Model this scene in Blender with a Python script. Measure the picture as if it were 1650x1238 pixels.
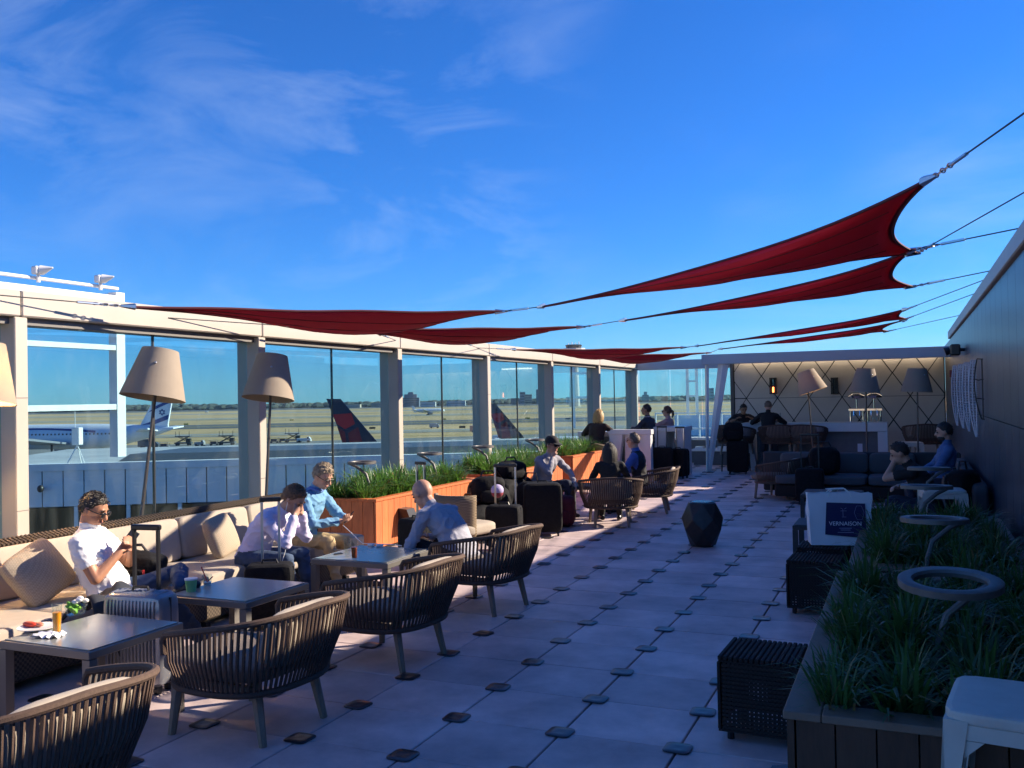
import bpy, math, random
import numpy as np
from mathutils import Vector, Matrix, noise
random.seed(7); R=math.radians; PI=math.pi; CLX,CLY,CLZ=1.1,4.8,2.9
for o in list(bpy.data.objects): bpy.data.objects.remove(o)
scn=bpy.context.scene; COL=scn.collection
# ---------------------------------------------------------------- camera
FPX,YAW,PIT,ROL,H=1475.94,R(23.347),R(.903),R(-1.051),1.727
cf=np.array([-math.sin(YAW)*math.cos(PIT),math.cos(YAW)*math.cos(PIT),math.sin(PIT)])
cr0=np.array([math.cos(YAW),math.sin(YAW),0.]); cu0=np.cross(cr0,cf)
cr=cr0*math.cos(ROL)+cu0*math.sin(ROL); cu=-cr0*math.sin(ROL)+cu0*math.cos(ROL)
cd=bpy.data.cameras.new('camera'); cam=bpy.data.objects.new('camera',cd); COL.objects.link(cam)
cd.sensor_fit='HORIZONTAL'; cd.sensor_width=36; cd.lens=36*FPX/1650; cd.clip_start=.05; cd.clip_end=20000
cam.matrix_world=Matrix(((cr[0],cu[0],-cf[0],0),(cr[1],cu[1],-cf[1],0),(cr[2],cu[2],-cf[2],H),(0,0,0,1)))
scn.camera=cam
C0=np.array([0,0,H])
def ray(px,py): return cf+cr*(px-825)/FPX-cu*(py-619)/FPX
def atz(px,py,z=0.): d=ray(px,py); return Vector(C0+d*(z-H)/d[2])
def atx(px,py,x): d=ray(px,py); return Vector(C0+d*x/d[0])
def aty(px,py,y): d=ray(px,py); return Vector(C0+d*y/d[1])
def atd(px,py,dist): return Vector(C0+ray(px,py)*dist)     # dist = depth in metres along the view
def atplane(px,py,p0,n):
    d=Vector(ray(px,py)); c=Vector(C0); return c+d*((p0-c).dot(n)/d.dot(n))
# ---------------------------------------------------------------- sky, sun, exposure
SUN=Vector((1.525,1.22,1.0)).normalized()      # direction to the sun
SEL=math.asin(SUN.z); SAZ=math.atan2(SUN.x,SUN.y)
w=bpy.data.worlds.new('World'); scn.world=w; w.use_nodes=True
nt=w.node_tree; N=nt.nodes; Lk=nt.links; N.clear()
out=N.new('ShaderNodeOutputWorld'); bg=N.new('ShaderNodeBackground'); bg.inputs[1].default_value=.071
sky=N.new('ShaderNodeTexSky'); sky.sky_type='NISHITA'; sky.sun_disc=False; sky.sun_elevation=SEL; sky.sun_rotation=SAZ
sky.air_density=1.0; sky.dust_density=.0; sky.ozone_density=6; sky.altitude=10
hs=N.new('ShaderNodeHueSaturation'); hs.inputs['Saturation'].default_value=1.12
tint=N.new('ShaderNodeMixRGB'); tint.blend_type='MULTIPLY'; tint.inputs[0].default_value=1; tint.inputs[2].default_value=(.36,.76,1.22,1)
tc=N.new('ShaderNodeTexCoord'); mp=N.new('ShaderNodeMapping'); mp.inputs['Location'].default_value=(CLX,CLY,CLZ); mp.inputs['Rotation'].default_value=(.3,.5,.35); mp.inputs['Scale'].default_value=(2.2,5.5,9)
n1=N.new('ShaderNodeTexNoise'); n1.inputs['Scale'].default_value=1.1; n1.inputs['Detail'].default_value=9; n1.inputs['Roughness'].default_value=.62; n1.inputs['Distortion'].default_value=.7
n2=N.new('ShaderNodeTexNoise'); n2.inputs['Scale'].default_value=2.3; n2.inputs['Detail'].default_value=2
r1=N.new('ShaderNodeValToRGB'); r1.color_ramp.elements[0].position=.46; r1.color_ramp.elements[1].position=.88
r2=N.new('ShaderNodeValToRGB'); r2.color_ramp.elements[0].position=.44; r2.color_ramp.elements[1].position=.64
mu=N.new('ShaderNodeMath'); mu.operation='MULTIPLY'; mx=N.new('ShaderNodeMixRGB'); mx.inputs[2].default_value=(5.2,6.2,7.6,1)
mu2=N.new('ShaderNodeMath'); mu2.operation='MULTIPLY'; mu2.inputs[1].default_value=.45
Lk.new(sky.outputs[0],hs.inputs['Color']); Lk.new(tc.outputs['Generated'],mp.inputs[0]); Lk.new(mp.outputs[0],n1.inputs[0]); mq=N.new('ShaderNodeMapping'); mq.inputs['Location'].default_value=(CLY,CLZ,CLX); Lk.new(tc.outputs['Generated'],mq.inputs[0]); Lk.new(mq.outputs[0],n2.inputs[0])
Lk.new(n1.outputs[0],r1.inputs[0]); Lk.new(n2.outputs[0],r2.inputs[0]); Lk.new(r1.outputs[0],mu.inputs[0]); Lk.new(r2.outputs[0],mu.inputs[1]); Lk.new(mu.outputs[0],mu2.inputs[0])
Lk.new(mu2.outputs[0],mx.inputs[0]); Lk.new(hs.outputs[0],tint.inputs[1]); Lk.new(tint.outputs[0],mx.inputs[1]); Lk.new(mx.outputs[0],bg.inputs[0]); Lk.new(bg.outputs[0],out.inputs[0])
sd=bpy.data.lights.new('sun','SUN'); sd.energy=5; sd.angle=R(.53); sd.color=(1,.86,.68)
so=bpy.data.objects.new('sun',sd); COL.objects.link(so); so.rotation_euler=SUN.to_track_quat('Z','Y').to_euler(); so.location=(10,8,20)
scn.view_settings.view_transform='Standard'; scn.view_settings.look='None'; scn.view_settings.gamma=1; scn.view_settings.use_curve_mapping=False
scn.view_settings.exposure=1.1
# ---------------------------------------------------------------- materials
MATS={}
def mat(name,col,rough=.6,metal=0,var=0,scale=8,bump=0,bscale=60,spec=.5,obvar=0,coords='Object',stretch=None,trans=0,emit=0,sheen=0,col2=None):
    if name in MATS: return MATS[name]
    m=bpy.data.materials.new(name); m.use_nodes=True; t=m.node_tree; b=t.nodes['Principled BSDF']
    b.inputs['Roughness'].default_value=rough; b.inputs['Metallic'].default_value=metal; b.inputs['Specular IOR Level'].default_value=spec
    b.inputs['Base Color'].default_value=(*col,1)
    if trans: b.inputs['Transmission Weight'].default_value=trans
    if sheen: b.inputs['Sheen Weight'].default_value=sheen
    if emit: b.inputs['Emission Color'].default_value=(*col,1); b.inputs['Emission Strength'].default_value=emit
    co=t.nodes.new('ShaderNodeTexCoord'); src=co.outputs[coords]
    if stretch:
        mpn=t.nodes.new('ShaderNodeMapping'); mpn.inputs['Scale'].default_value=stretch; t.links.new(src,mpn.inputs[0]); src=mpn.outputs[0]
    if obvar:
        oi0=t.nodes.new('ShaderNodeObjectInfo'); va=t.nodes.new('ShaderNodeVectorMath'); va.operation='ADD'; t.links.new(src,va.inputs[0]); t.links.new(oi0.outputs['Location'],va.inputs[1]); src=va.outputs[0]
    if var or obvar:
        last=None
        if var:
            nz=t.nodes.new('ShaderNodeTexNoise'); nz.inputs['Scale'].default_value=scale; nz.inputs['Detail'].default_value=6; nz.inputs['Roughness'].default_value=.65
            t.links.new(src,nz.inputs[0]); rp=t.nodes.new('ShaderNodeValToRGB')
            c2=col2 or tuple(c*(1-var) for c in col); c1=tuple(min(1,c*(1+var*.6)) for c in col)
            rp.color_ramp.elements[0].position=.32; rp.color_ramp.elements[1].position=.68
            rp.color_ramp.elements[0].color=(*c2,1); rp.color_ramp.elements[1].color=(*c1,1)
            t.links.new(nz.outputs[0],rp.inputs[0]); last=rp.outputs[0]
        if obvar:
            oi=t.nodes.new('ShaderNodeObjectInfo'); mr=t.nodes.new('ShaderNodeMapRange'); mr.inputs[3].default_value=1-obvar; mr.inputs[4].default_value=1+obvar
            t.links.new(oi.outputs['Random'],mr.inputs[0]); hv=t.nodes.new('ShaderNodeHueSaturation'); t.links.new(mr.outputs[0],hv.inputs['Value'])
            if last: t.links.new(last,hv.inputs['Color'])
            else: hv.inputs['Color'].default_value=(*col,1)
            last=hv.outputs[0]
        t.links.new(last,b.inputs['Base Color'])
    if bump:
        nb=t.nodes.new('ShaderNodeTexNoise'); nb.inputs['Scale'].default_value=bscale; nb.inputs['Detail'].default_value=4; t.links.new(src,nb.inputs[0])
        bp=t.nodes.new('ShaderNodeBump'); bp.inputs['Strength'].default_value=bump; bp.inputs['Distance'].default_value=.01
        t.links.new(nb.outputs[0],bp.inputs['Height']); t.links.new(bp.outputs[0],b.inputs['Normal'])
    MATS[name]=m; return m
def weave_mat(name,c1,c2,scale=40,bump=.6):
    if name in MATS: return MATS[name]
    m=mat(name,c1,.85); t=m.node_tree; b=t.nodes['Principled BSDF']
    co=t.nodes.new('ShaderNodeTexCoord'); ck=t.nodes.new('ShaderNodeTexChecker'); ck.inputs['Scale'].default_value=scale
    ck.inputs[1].default_value=(*c1,1); ck.inputs[2].default_value=(*c2,1); t.links.new(co.outputs['Object'],ck.inputs[0]); t.links.new(ck.outputs[0],b.inputs['Base Color'])
    bp=t.nodes.new('ShaderNodeBump'); bp.inputs['Strength'].default_value=bump; bp.inputs['Distance'].default_value=.004; t.links.new(ck.outputs['Fac'],bp.inputs['Height']); t.links.new(bp.outputs[0],b.inputs['Normal'])
    return m
def glass_mat(name,tint,refl=.09):
    m=bpy.data.materials.new(name); m.use_nodes=True; t=m.node_tree; t.nodes.clear()
    o=t.nodes.new('ShaderNodeOutputMaterial'); tr=t.nodes.new('ShaderNodeBsdfTransparent'); tr.inputs[0].default_value=(*tint,1)
    gl=t.nodes.new('ShaderNodeBsdfGlossy'); gl.inputs['Roughness'].default_value=.01; gl.inputs['Color'].default_value=(.9,1,1,1)
    lw=t.nodes.new('ShaderNodeLayerWeight'); lw.inputs[0].default_value=.5; pw=t.nodes.new('ShaderNodeMath'); pw.operation='POWER'; pw.inputs[1].default_value=4.; t.links.new(lw.outputs['Facing'],pw.inputs[0])
    fr=pw; mm=t.nodes.new('ShaderNodeMath'); mm.operation='MULTIPLY_ADD'; mm.inputs[1].default_value=.55; mm.inputs[2].default_value=refl*.5
    ms=t.nodes.new('ShaderNodeMixShader'); t.links.new(fr.outputs[0],mm.inputs[0]); t.links.new(mm.outputs[0],ms.inputs[0]); t.links.new(tr.outputs[0],ms.inputs[1]); t.links.new(gl.outputs[0],ms.inputs[2]); 
    df=t.nodes.new('ShaderNodeBsdfDiffuse'); df.inputs[0].default_value=(.5,.52,.52,1); co=t.nodes.new('ShaderNodeTexCoord'); mp_=t.nodes.new('ShaderNodeMapping'); mp_.inputs['Scale'].default_value=(3,3,.7); nz=t.nodes.new('ShaderNodeTexNoise'); nz.inputs['Scale'].default_value=1.6; nz.inputs['Detail'].default_value=7; rp=t.nodes.new('ShaderNodeMapRange'); rp.inputs[1].default_value=.45; rp.inputs[2].default_value=.8; rp.inputs[3].default_value=0; rp.inputs[4].default_value=.05
    t.links.new(co.outputs['Object'],mp_.inputs[0]); t.links.new(mp_.outputs[0],nz.inputs[0]); t.links.new(nz.outputs[0],rp.inputs[0]); m2_=t.nodes.new('ShaderNodeMixShader'); t.links.new(rp.outputs[0],m2_.inputs[0]); t.links.new(ms.outputs[0],m2_.inputs[1]); t.links.new(df.outputs[0],m2_.inputs[2])
    t.links.new((m2_ if name=='tinted_glass' else ms).outputs[0],o.inputs[0])
    MATS[name]=m; return m
# ---------------------------------------------------------------- mesh builder
class MB:
    def __init__(s): s.v=[]; s.f=[]; s.mi=[]; s.cur=0
    def add(s,vs,fs):
        b=len(s.v); s.v+= [tuple(v) for v in vs]; s.f+=[tuple(b+i for i in f) for f in fs]; s.mi+=[s.cur]*len(fs); return s
    def box(s,a,b,rot=None,c=None,bev=0):
        x0,y0,z0=a; x1,y1,z1=b
        if bev:
            e=min(bev,abs(x1-x0)*.45,abs(y1-y0)*.45,abs(z1-z0)*.45)
            vs=[];fs=[]
            import itertools
            idx={}
            for cx_,cy_,cz_ in itertools.product((0,1),repeat=3):
                P=[(x0,x1)[cx_],(y0,y1)[cy_],(z0,z1)[cz_]]; S=[(1,-1)[cx_],(1,-1)[cy_],(1,-1)[cz_]]
                for ax in range(3):
                    q=[P[k]+(0 if k==ax else S[k]*e) for k in range(3)]; idx[(cx_,cy_,cz_,ax)]=len(vs); vs.append(q)
            for ax in range(3):
                o1,o2=[k for k in range(3) if k!=ax]
                for sd_ in (0,1):
                    q=[]
                    for u,v in ((0,0),(1,0),(1,1),(0,1)):
                        c3=[0,0,0]; c3[ax]=sd_; c3[o1]=u; c3[o2]=v; q.append(idx[(*c3,ax)])
                    if (sd_==0)!=(ax==1): q=q[::-1]
                    fs.append(q)
                for u in (0,1):
                    for v in (0,1):
                        c0=[0,0,0]; c0[ax]=0; c0[o1]=u; c0[o2]=v; c1=list(c0); c1[ax]=1
                        q=[idx[(*c0,o1)],idx[(*c1,o1)],idx[(*c1,o2)],idx[(*c0,o2)]]; fs.append(q)
            for cc in itertools.product((0,1),repeat=3): fs.append([idx[(*cc,0)],idx[(*cc,1)],idx[(*cc,2)]])
        else:
            vs=[(x0,y0,z0),(x1,y0,z0),(x1,y1,z0),(x0,y1,z0),(x0,y0,z1),(x1,y0,z1),(x1,y1,z1),(x0,y1,z1)]
            fs=[(0,3,2,1),(4,5,6,7),(0,1,5,4),(1,2,6,5),(2,3,7,6),(3,0,4,7)]
        if rot is not None:
            c=Vector(c) if c is not None else Vector(((x0+x1)/2,(y0+y1)/2,(z0+z1)/2)); vs=[c+rot@(Vector(v)-c) for v in vs]
        return s.add(vs,fs)
    def tube(s,pts,r,n=8,cap=True,flat=1,side=None):
        pts=[Vector(p) for p in pts]; k=len(pts); rr=r if hasattr(r,'__len__') else [r]*k
        vs=[];fs=[]; up=Vector(side) if side else None
        for i,p in enumerate(pts):
            d=(pts[min(i+1,k-1)]-pts[max(i-1,0)]); d=d.normalized() if d.length>1e-9 else Vector((0,0,1))
            if up is None or up.cross(d).length<1e-4: up=Vector((0,0,1)) if abs(d.z)<.9 else Vector((1,0,0))
            a=up-d*up.dot(d); a.normalize(); b=d.cross(a); up=a
            for j in range(n):
                t=2*PI*j/n; vs.append(p+a*(math.cos(t)*rr[i])+b*(math.sin(t)*rr[i]*flat))
        for i in range(k-1):
            for j in range(n): fs.append((i*n+j,i*n+(j+1)%n,(i+1)*n+(j+1)%n,(i+1)*n+j))
        if cap: fs.append(tuple(range(n))[::-1]); fs.append(tuple((k-1)*n+j for j in range(n)))
        return s.add(vs,fs)
    def loft(s,rings):
        n=len(rings[0]); vs=[p for r_ in rings for p in r_]; fs=[]
        for i in range(len(rings)-1):
            for j in range(n): fs.append((i*n+j,i*n+(j+1)%n,(i+1)*n+(j+1)%n,(i+1)*n+j))
        fs.append(tuple(range(n))[::-1]); fs.append(tuple((len(rings)-1)*n+j for j in range(n))); return s.add(vs,fs)
    def lathe(s,prof,c=(0,0,0),n=24,axis=None):
        c=Vector(c); q=Vector(axis).to_track_quat('Z','Y') if axis else None; rings=[]
        for r_,z in prof:
            ring=[]
            for j in range(n):
                t=2*PI*j/n; v=Vector((r_*math.cos(t),r_*math.sin(t),z)); ring.append(c+(q@v if q else v))
            rings.append(ring)
        return s.loft(rings)
    def prism(s,poly,h):
        poly=[Vector(p) for p in poly]; h=Vector(h); n=len(poly)
        return s.add(poly+[p+h for p in poly],[tuple(range(n))[::-1],tuple(range(n,2*n))]+[(i,(i+1)%n,n+(i+1)%n,n+i) for i in range(n)])
    def ell(s,c,rad,rot=None,nu=14,nv=10):
        c=Vector(c); vs=[];fs=[]
        for i in range(nv+1):
            th=PI*i/nv
            for j in range(nu):
                ph=2*PI*j/nu; v=Vector((rad[0]*math.sin(th)*math.cos(ph),rad[1]*math.sin(th)*math.sin(ph),rad[2]*math.cos(th)))
                vs.append(c+(rot@v if rot is not None else v))
        for i in range(nv):
            for j in range(nu): fs.append((i*nu+j,(i+1)*nu+j,(i+1)*nu+(j+1)%nu,i*nu+(j+1)%nu))
        return s.add(vs,fs)
    def cushion(s,a,b,n=8,p=5,puff=.25,rot=None):
        # a soft box between corners a and b
        c=(Vector(a)+Vector(b))/2; hs_=(Vector(b)-Vector(a))/2
        def sg(x): return (1 if x>0 else -1)
        def pt(u,v,wv):
            d=Vector((u,v,wv)); l=(abs(u)**p+abs(v)**p+abs(wv)**p)**(1/p); d/=l
            q=[d.x,d.y,d.z]; m=min(range(3),key=lambda k:hs_[k])
            o=[k for k in range(3) if k!=m]; f=(1-puff)+puff*(math.cos(q[o[0]]*PI/2)*math.cos(q[o[1]]*PI/2))**.4 if abs(q[o[0]])<1 and abs(q[o[1]])<1 else 1-puff
            q[m]*=f; v=Vector((q[0]*hs_.x,q[1]*hs_.y,q[2]*hs_.z)); return c+(rot@v if rot is not None else v)
        vs=[];fs=[]
        for ax in range(3):
            for sd_ in (-1,1):
                b0=len(vs)
                for i in range(n+1):
                    for j in range(n+1):
                        q=[0,0,0]; q[ax]=sd_; q[(ax+1)%3]=-1+2*i/n; q[(ax+2)%3]=-1+2*j/n; vs.append(pt(*q))
                for i in range(n):
                    for j in range(n):
                        f=[b0+i*(n+1)+j,b0+(i+1)*(n+1)+j,b0+(i+1)*(n+1)+j+1,b0+i*(n+1)+j+1]; fs.append(f if sd_>0 else f[::-1])
        return s.add(vs,fs)
    def mesh(s,name,m,smooth=False):
        me=bpy.data.meshes.new(name); me.from_pydata(s.v,[],s.f); ms=m if isinstance(m,(list,tuple)) else [m]
        for x in ms: me.materials.append(x)
        if len(ms)>1: me.polygons.foreach_set('material_index',s.mi)
        if smooth:
            me.polygons.foreach_set('use_smooth',[True]*len(me.polygons))
            me.set_sharp_from_angle(angle=R(42))
        me.update(); return me
    def build(s,name,m,parent=None,smooth=False,local=False,**k):
        return link(name,s.mesh(name,m,smooth),parent,**k)
def link(name,me,parent=None,loc=(0,0,0),rz=0,label=None,cat=None,group=None,kind=None):
    o=bpy.data.objects.new(name,me); COL.objects.link(o); o.location=loc; o.rotation_euler=(0,0,rz)
    if parent: o.parent=parent
    if label: o['label']=label
    if cat: o['category']=cat
    if group: o['group']=group
    if kind: o['kind']=kind
    return o
def thing(name,label,cat,loc=(0,0,0),rz=0,group=None,kind=None): return link(name,None,None,loc,rz,label,cat,group,kind)
def dup(o,parent=None):
    c=o.copy(); COL.objects.link(c); c.parent=parent
    for ch in list(o.children): dup(ch,c)
    return c
def copyto(root,loc,rz,label=None,group=None):
    c=dup(root); c.location=loc; c.rotation_euler=(0,0,rz)
    if label: c['label']=label
    if group: c['group']=group
    return c
rnd=random.uniform
M=dict(
 paver=mat('paver_concrete',(.63,.495,.475),.5,var=.34,scale=1.9,bump=.15,bscale=140,obvar=.13,coords='Object'),
 pad=mat('pad_plastic',(.035,.035,.04),.28,var=.3,scale=30),
 sub=mat('floor_underlay',(.02,.02,.022),.9),
 column=mat('column_paint',(.44,.39,.335),.55,var=.05,scale=2,bump=.05,bscale=200),
 beamu=mat('beam_underside',(.16,.15,.14),.6),
 gasket=mat('glazing_gasket',(.02,.025,.03),.4),
 glass=glass_mat('tinted_glass',(.70,.87,.90),.10), clear=glass_mat('clear_glass',(.93,.96,.96),.09),
 white=mat('white_metal',(.8,.79,.76),.45,var=.06,scale=3),
 fascia=mat('fascia_metal',(.42,.44,.47),.4,var=.05,scale=2),
 wallp=mat('wall_panel',(.05,.06,.088),.33,var=.25,scale=2.5,obvar=.12,bump=.05,bscale=80),
 coping=mat('coping_metal',(.48,.43,.36),.45,var=.08),
 barw=mat('bar_wall_panel',(.62,.58,.53),.55,var=.06,scale=3,obvar=.03),
 dark=mat('dark_metal',(.03,.03,.032),.4,metal=.3),
 steel=mat('brushed_steel',(.55,.55,.56),.28,metal=1),
 chrome=mat('chrome',(.8,.8,.82),.08,metal=1),
 sail=mat('sail_cloth',(.33,.006,.028),.75,bump=.25,bscale=6,var=.12,scale=2),
 rope=mat('chair_rope',(.10,.06,.042),.8,var=.25,scale=60,bump=.3,bscale=300),
 wood=mat('teak_grey',(.27,.21,.155),.65,var=.25,scale=10,stretch=(12,12,1),bump=.15,bscale=60),
 cush=mat('cushion_fabric',(.42,.355,.285),.9,var=.06,scale=12,bump=.25,bscale=400),
 seatg=mat('seat_fabric_grey',(.2,.16,.13),.9,var=.12,scale=90,bump=.3,bscale=300),
 weave=weave_mat('wicker_weave',(.11,.08,.055),(.045,.032,.024),60),
 pillow=weave_mat('pillow_weave',(.42,.34,.25),(.34,.27,.195),90,.4),
 table=mat('table_metal',(.19,.175,.16),.38,metal=.35,var=.12,scale=3),
 ttop=mat('table_top',(.34,.34,.31),.2,metal=.3,var=.08,scale=4),
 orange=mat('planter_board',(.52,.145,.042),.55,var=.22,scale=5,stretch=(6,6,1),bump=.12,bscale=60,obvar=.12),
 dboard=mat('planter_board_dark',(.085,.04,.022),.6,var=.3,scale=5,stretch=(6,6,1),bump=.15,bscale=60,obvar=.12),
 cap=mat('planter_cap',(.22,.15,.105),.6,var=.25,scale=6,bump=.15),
 soil=mat('soil',(.03,.022,.016),.95,var=.5,scale=30,bump=1,bscale=60),
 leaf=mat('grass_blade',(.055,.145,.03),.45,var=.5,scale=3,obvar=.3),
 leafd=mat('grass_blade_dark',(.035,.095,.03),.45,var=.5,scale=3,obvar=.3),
 ring=mat('ring_metal',(.14,.135,.13),.5,metal=.3,var=.2,scale=12),
 shade=mat('lamp_fabric_shadowed',(.34,.28,.215),.85,bump=.1,bscale=300,var=.05),  # linen tone darkened, the sail's shadow is put into the colour
 wicker=weave_mat('cube_wicker',(.03,.019,.016),(.014,.01,.009),90),
 blackf=mat('black_fabric',(.009,.009,.011),.8,spec=.2,var=.4,scale=30,bump=.5,bscale=40),
 blackp=mat('black_plastic',(.015,.015,.017),.3),
 silver=mat('suitcase_silver',(.30,.31,.34),.3,metal=.6,var=.06),
 plastic=mat('white_plastic',(.55,.53,.47),.5,var=.1,scale=9),
 apron=mat('apron_concrete',(.20,.195,.175),.9,var=.25,scale=.02,coords='Object'),
 asphalt=mat('taxiway_asphalt',(.10,.10,.095),.9,var=.25,scale=.015),
 concr=mat('taxiway_concrete',(.30,.28,.24),.9,var=.15,scale=.01),
 grass=mat('airfield_grass',(.50,.32,.14),.95,var=.4,scale=.006,col2=(.30,.22,.09)),
 roofb=mat('concourse_panel',(.80,.83,.83),.5,var=.06,scale=.6),
 roofd=mat('concourse_roof',(.42,.44,.45),.8,var=.2,scale=.5),
 dglass=mat('concourse_glazing',(.015,.025,.03),.08),
 planew=mat('aircraft_white',(.75,.77,.80),.3), planeg=mat('aircraft_belly',(.22,.24,.28),.3),
 navy=mat('aircraft_navy',(.008,.014,.045),.3), red=mat('logo_red',(.42,.01,.02),.4), red2=mat('logo_dark_red',(.16,.006,.015),.4), elblue=mat('stripe_blue',(.01,.05,.22),.35),
 barwhite=mat('bar_white',(.62,.62,.63),.3,var=.03), grey=mat('bar_grey',(.12,.12,.13),.5,var=.1),
)
def translucent(m,col,f):
    t=m.node_tree; b=t.nodes['Principled BSDF']; o=[n for n in t.nodes if n.type=='OUTPUT_MATERIAL'][0]
    tl=t.nodes.new('ShaderNodeBsdfTranslucent'); tl.inputs[0].default_value=(*col,1); ms=t.nodes.new('ShaderNodeMixShader'); ms.inputs[0].default_value=f
    t.links.new(b.outputs[0],ms.inputs[1]); t.links.new(tl.outputs[0],ms.inputs[2]); t.links.new(ms.outputs[0],o.inputs[0])
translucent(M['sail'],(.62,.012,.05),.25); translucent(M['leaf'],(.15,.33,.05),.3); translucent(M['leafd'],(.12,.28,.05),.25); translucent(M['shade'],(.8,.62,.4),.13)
# ================================================================ TERRACE FLOOR
PX,PY,X0,Y0=.61,.5545,-2.290,3.892
floor=MB().box((-6.9,-3,-.34),(1.1,23.6,-.05)).build('terrace_floor',M['sub'],kind='structure',label='concrete paver roof terrace floor on pedestals',cat='floor')
pm=MB().box((.005,.0025,-.045),(PX-.005,PY-.0025,0),bev=.004).mesh('paver',M['paver'])
def padmesh():
    b=MB(); n=5; a=.067; r_=.03; ring=[]
    for (sx,sy,t0) in ((1,1,0),(-1,1,90),(-1,-1,180),(1,-1,270)):
        for k in range(n): t=R(t0+90*k/(n-1)); ring.append(Vector((sx*(a-r_)+r_*math.cos(t),sy*(a-r_)+r_*math.sin(t),0)))
    b.loft([[v for v in ring],[v+Vector((0,0,.003)) for v in ring],[v*.95+Vector((0,0,.005)) for v in ring],[v*.35+Vector((0,0,.0035)) for v in ring],[v*.12+Vector((0,0,.0025)) for v in ring]])
    return b.mesh('pedestal_pad',M['pad'],True)
dm=padmesh()
far=MB(); fpad=MB(); npv=0; npd=0
pads=[]
for j in range(-7,36):
    for i in range(-8,5):
        x=X0+i*PX; y=Y0+j*PY
        if x<-6.95 or x+PX>1.15 or y>23.2: continue
        if -2<=j<=21 and npv<300:
            link('paver',pm,floor,(x,y,rnd(-.0015,.0015)));npv+=1
        else: far.box((x+.003,y+.002,-.045),(x+PX-.003,y+PY-.002,0))
        if x>-6.4 and x<.7: pads.append((x,y,j))
for (x,y,j) in pads:
    if -2<=j<=20 and npd<290: link('pedestal_pad',dm,floor,(x+rnd(-.008,.008),y+rnd(-.008,.008),.0035),rnd(-.12,.12)); npd+=1
    elif j>20: fpad.add([(x+a,y+b,.004) for a,b in ((-.07,-.07),(.07,-.07),(.07,.07),(-.07,.07))]+[(x+a,y+b,.012) for a,b in ((-.06,-.06),(.06,-.06),(.06,.06),(-.06,.06))],[(4,5,6,7),(0,1,5,4),(1,2,6,5),(2,3,7,6),(3,0,4,7)])
far.build('distant_pavers',M['paver'],floor,kind='stuff'); fpad.build('distant_pads',M['pad'],floor,kind='stuff')
tb=MB().box((-6.95,-8,-13.35),(9,23.75,-.345)).build('terminal_block',mat('terminal_wall',(.35,.36,.37),.6,var=.1,scale=.4),label='terminal building carrying the roof terrace',cat='building')
# ================================================================ LEFT GLASS SCREEN
XW=-6.5; ZB,ZT=2.45,2.665
cols=[2.25,5.23,8.21,11.19,14.15,17.17,20.23,23.40]
gw=thing('glass_windscreen','tall glass windscreen with beige columns and top beam behind the long sofa','glass wall',(XW,2,0))
def part(root,mb,name,m,smooth=False,**k):
    # world-space mesh put under a root that is only translated / rotated about z
    o=mb.build(name,m,None,smooth,**k); o.parent=root
    o.matrix_parent_inverse=(Matrix.Translation(root.location)@Matrix.Rotation(root.rotation_euler.z,4,'Z')).inverted()
    return o
for y in cols: part(gw,MB().box((XW-.3,y-.12,0),(XW,y,ZB),bev=.008),'column',M['column'])
for y in cols:
    part(gw,MB().box((XW-.34,y-.16,.001),(XW+.04,y+.04,.014)),'base_plate',M['beamu'])
    for zz in (.9,1.8): part(gw,MB().box((XW+.0005,y-.1185,zz),(XW+.002,y-.0015,zz+.006)),'panel_joint',M['beamu'])
for a,b in zip(cols[:-1],cols[1:]):
    part(gw,MB().box((XW-.32,a-.06,ZB+.003),(XW+.01,b-.066,ZT),bev=.012),'top_beam',M['column'])
    part(gw,MB().box((XW-.26,a+.004,ZB-.055),(XW-.06,b-.124,ZB-.002)),'head_channel',M['beamu'])
    mid=(a+b)/2
    for p,q in ((a+.004,mid-.008),(mid+.008,b-.124)): part(gw,MB().box((XW-.17,p,.06),(XW-.158,q,ZB-.056)),'glass_pane',M['glass'])
    part(gw,MB().box((XW-.175,mid-.0075,.06),(XW-.15,mid+.0075,ZB-.056)),'pane_joint',M['gasket'])
    part(gw,MB().box((XW-.22,a+.004,0.002),(XW-.1,b-.124,.058)),'sill_channel',M['beamu'])
part(gw,MB().box((XW-.32,-1,ZB+.003),(XW+.01,2.184,ZT),bev=.012),'top_beam',M['column'])
# far glass screen
YF=23.4
fg=thing('far_glass_screen','clear glass screen with grey beam at the end of the terrace beside the bar','glass wall',(-5.2,YF,0))
part(fg,MB().box((XW+.012,YF-.1,ZB-.05),(-4.0,YF+.1,ZB+.19),bev=.01),'top_beam',M['fascia'])
part(fg,MB().box((XW+.012,YF-.05,.58),(-4.0,YF+.05,.64)),'sill',M['white'])
part(fg,MB().box((XW+.012,YF-.03,0),(-4.0,YF+.03,.575)),'kick_panel',M['grey'])
for k in range(3):
    a=XW+.05+k*.82; part(fg,MB().box((a,YF-.006,.645),(a+.8,YF+.006,ZB-.055)),'glass_pane',M['glass'])
ben=MB().box((-4.95,22.55,.34),(-3.9,YF-.06,.39),bev=.008).build('ledge_bench',M['white'],label='low white sunlit ledge under the far glass screen',cat='bench')
part(ben,MB().box((-4.9,22.62,0),(-3.95,YF-.08,.337)),'base',M['grey'])
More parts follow.
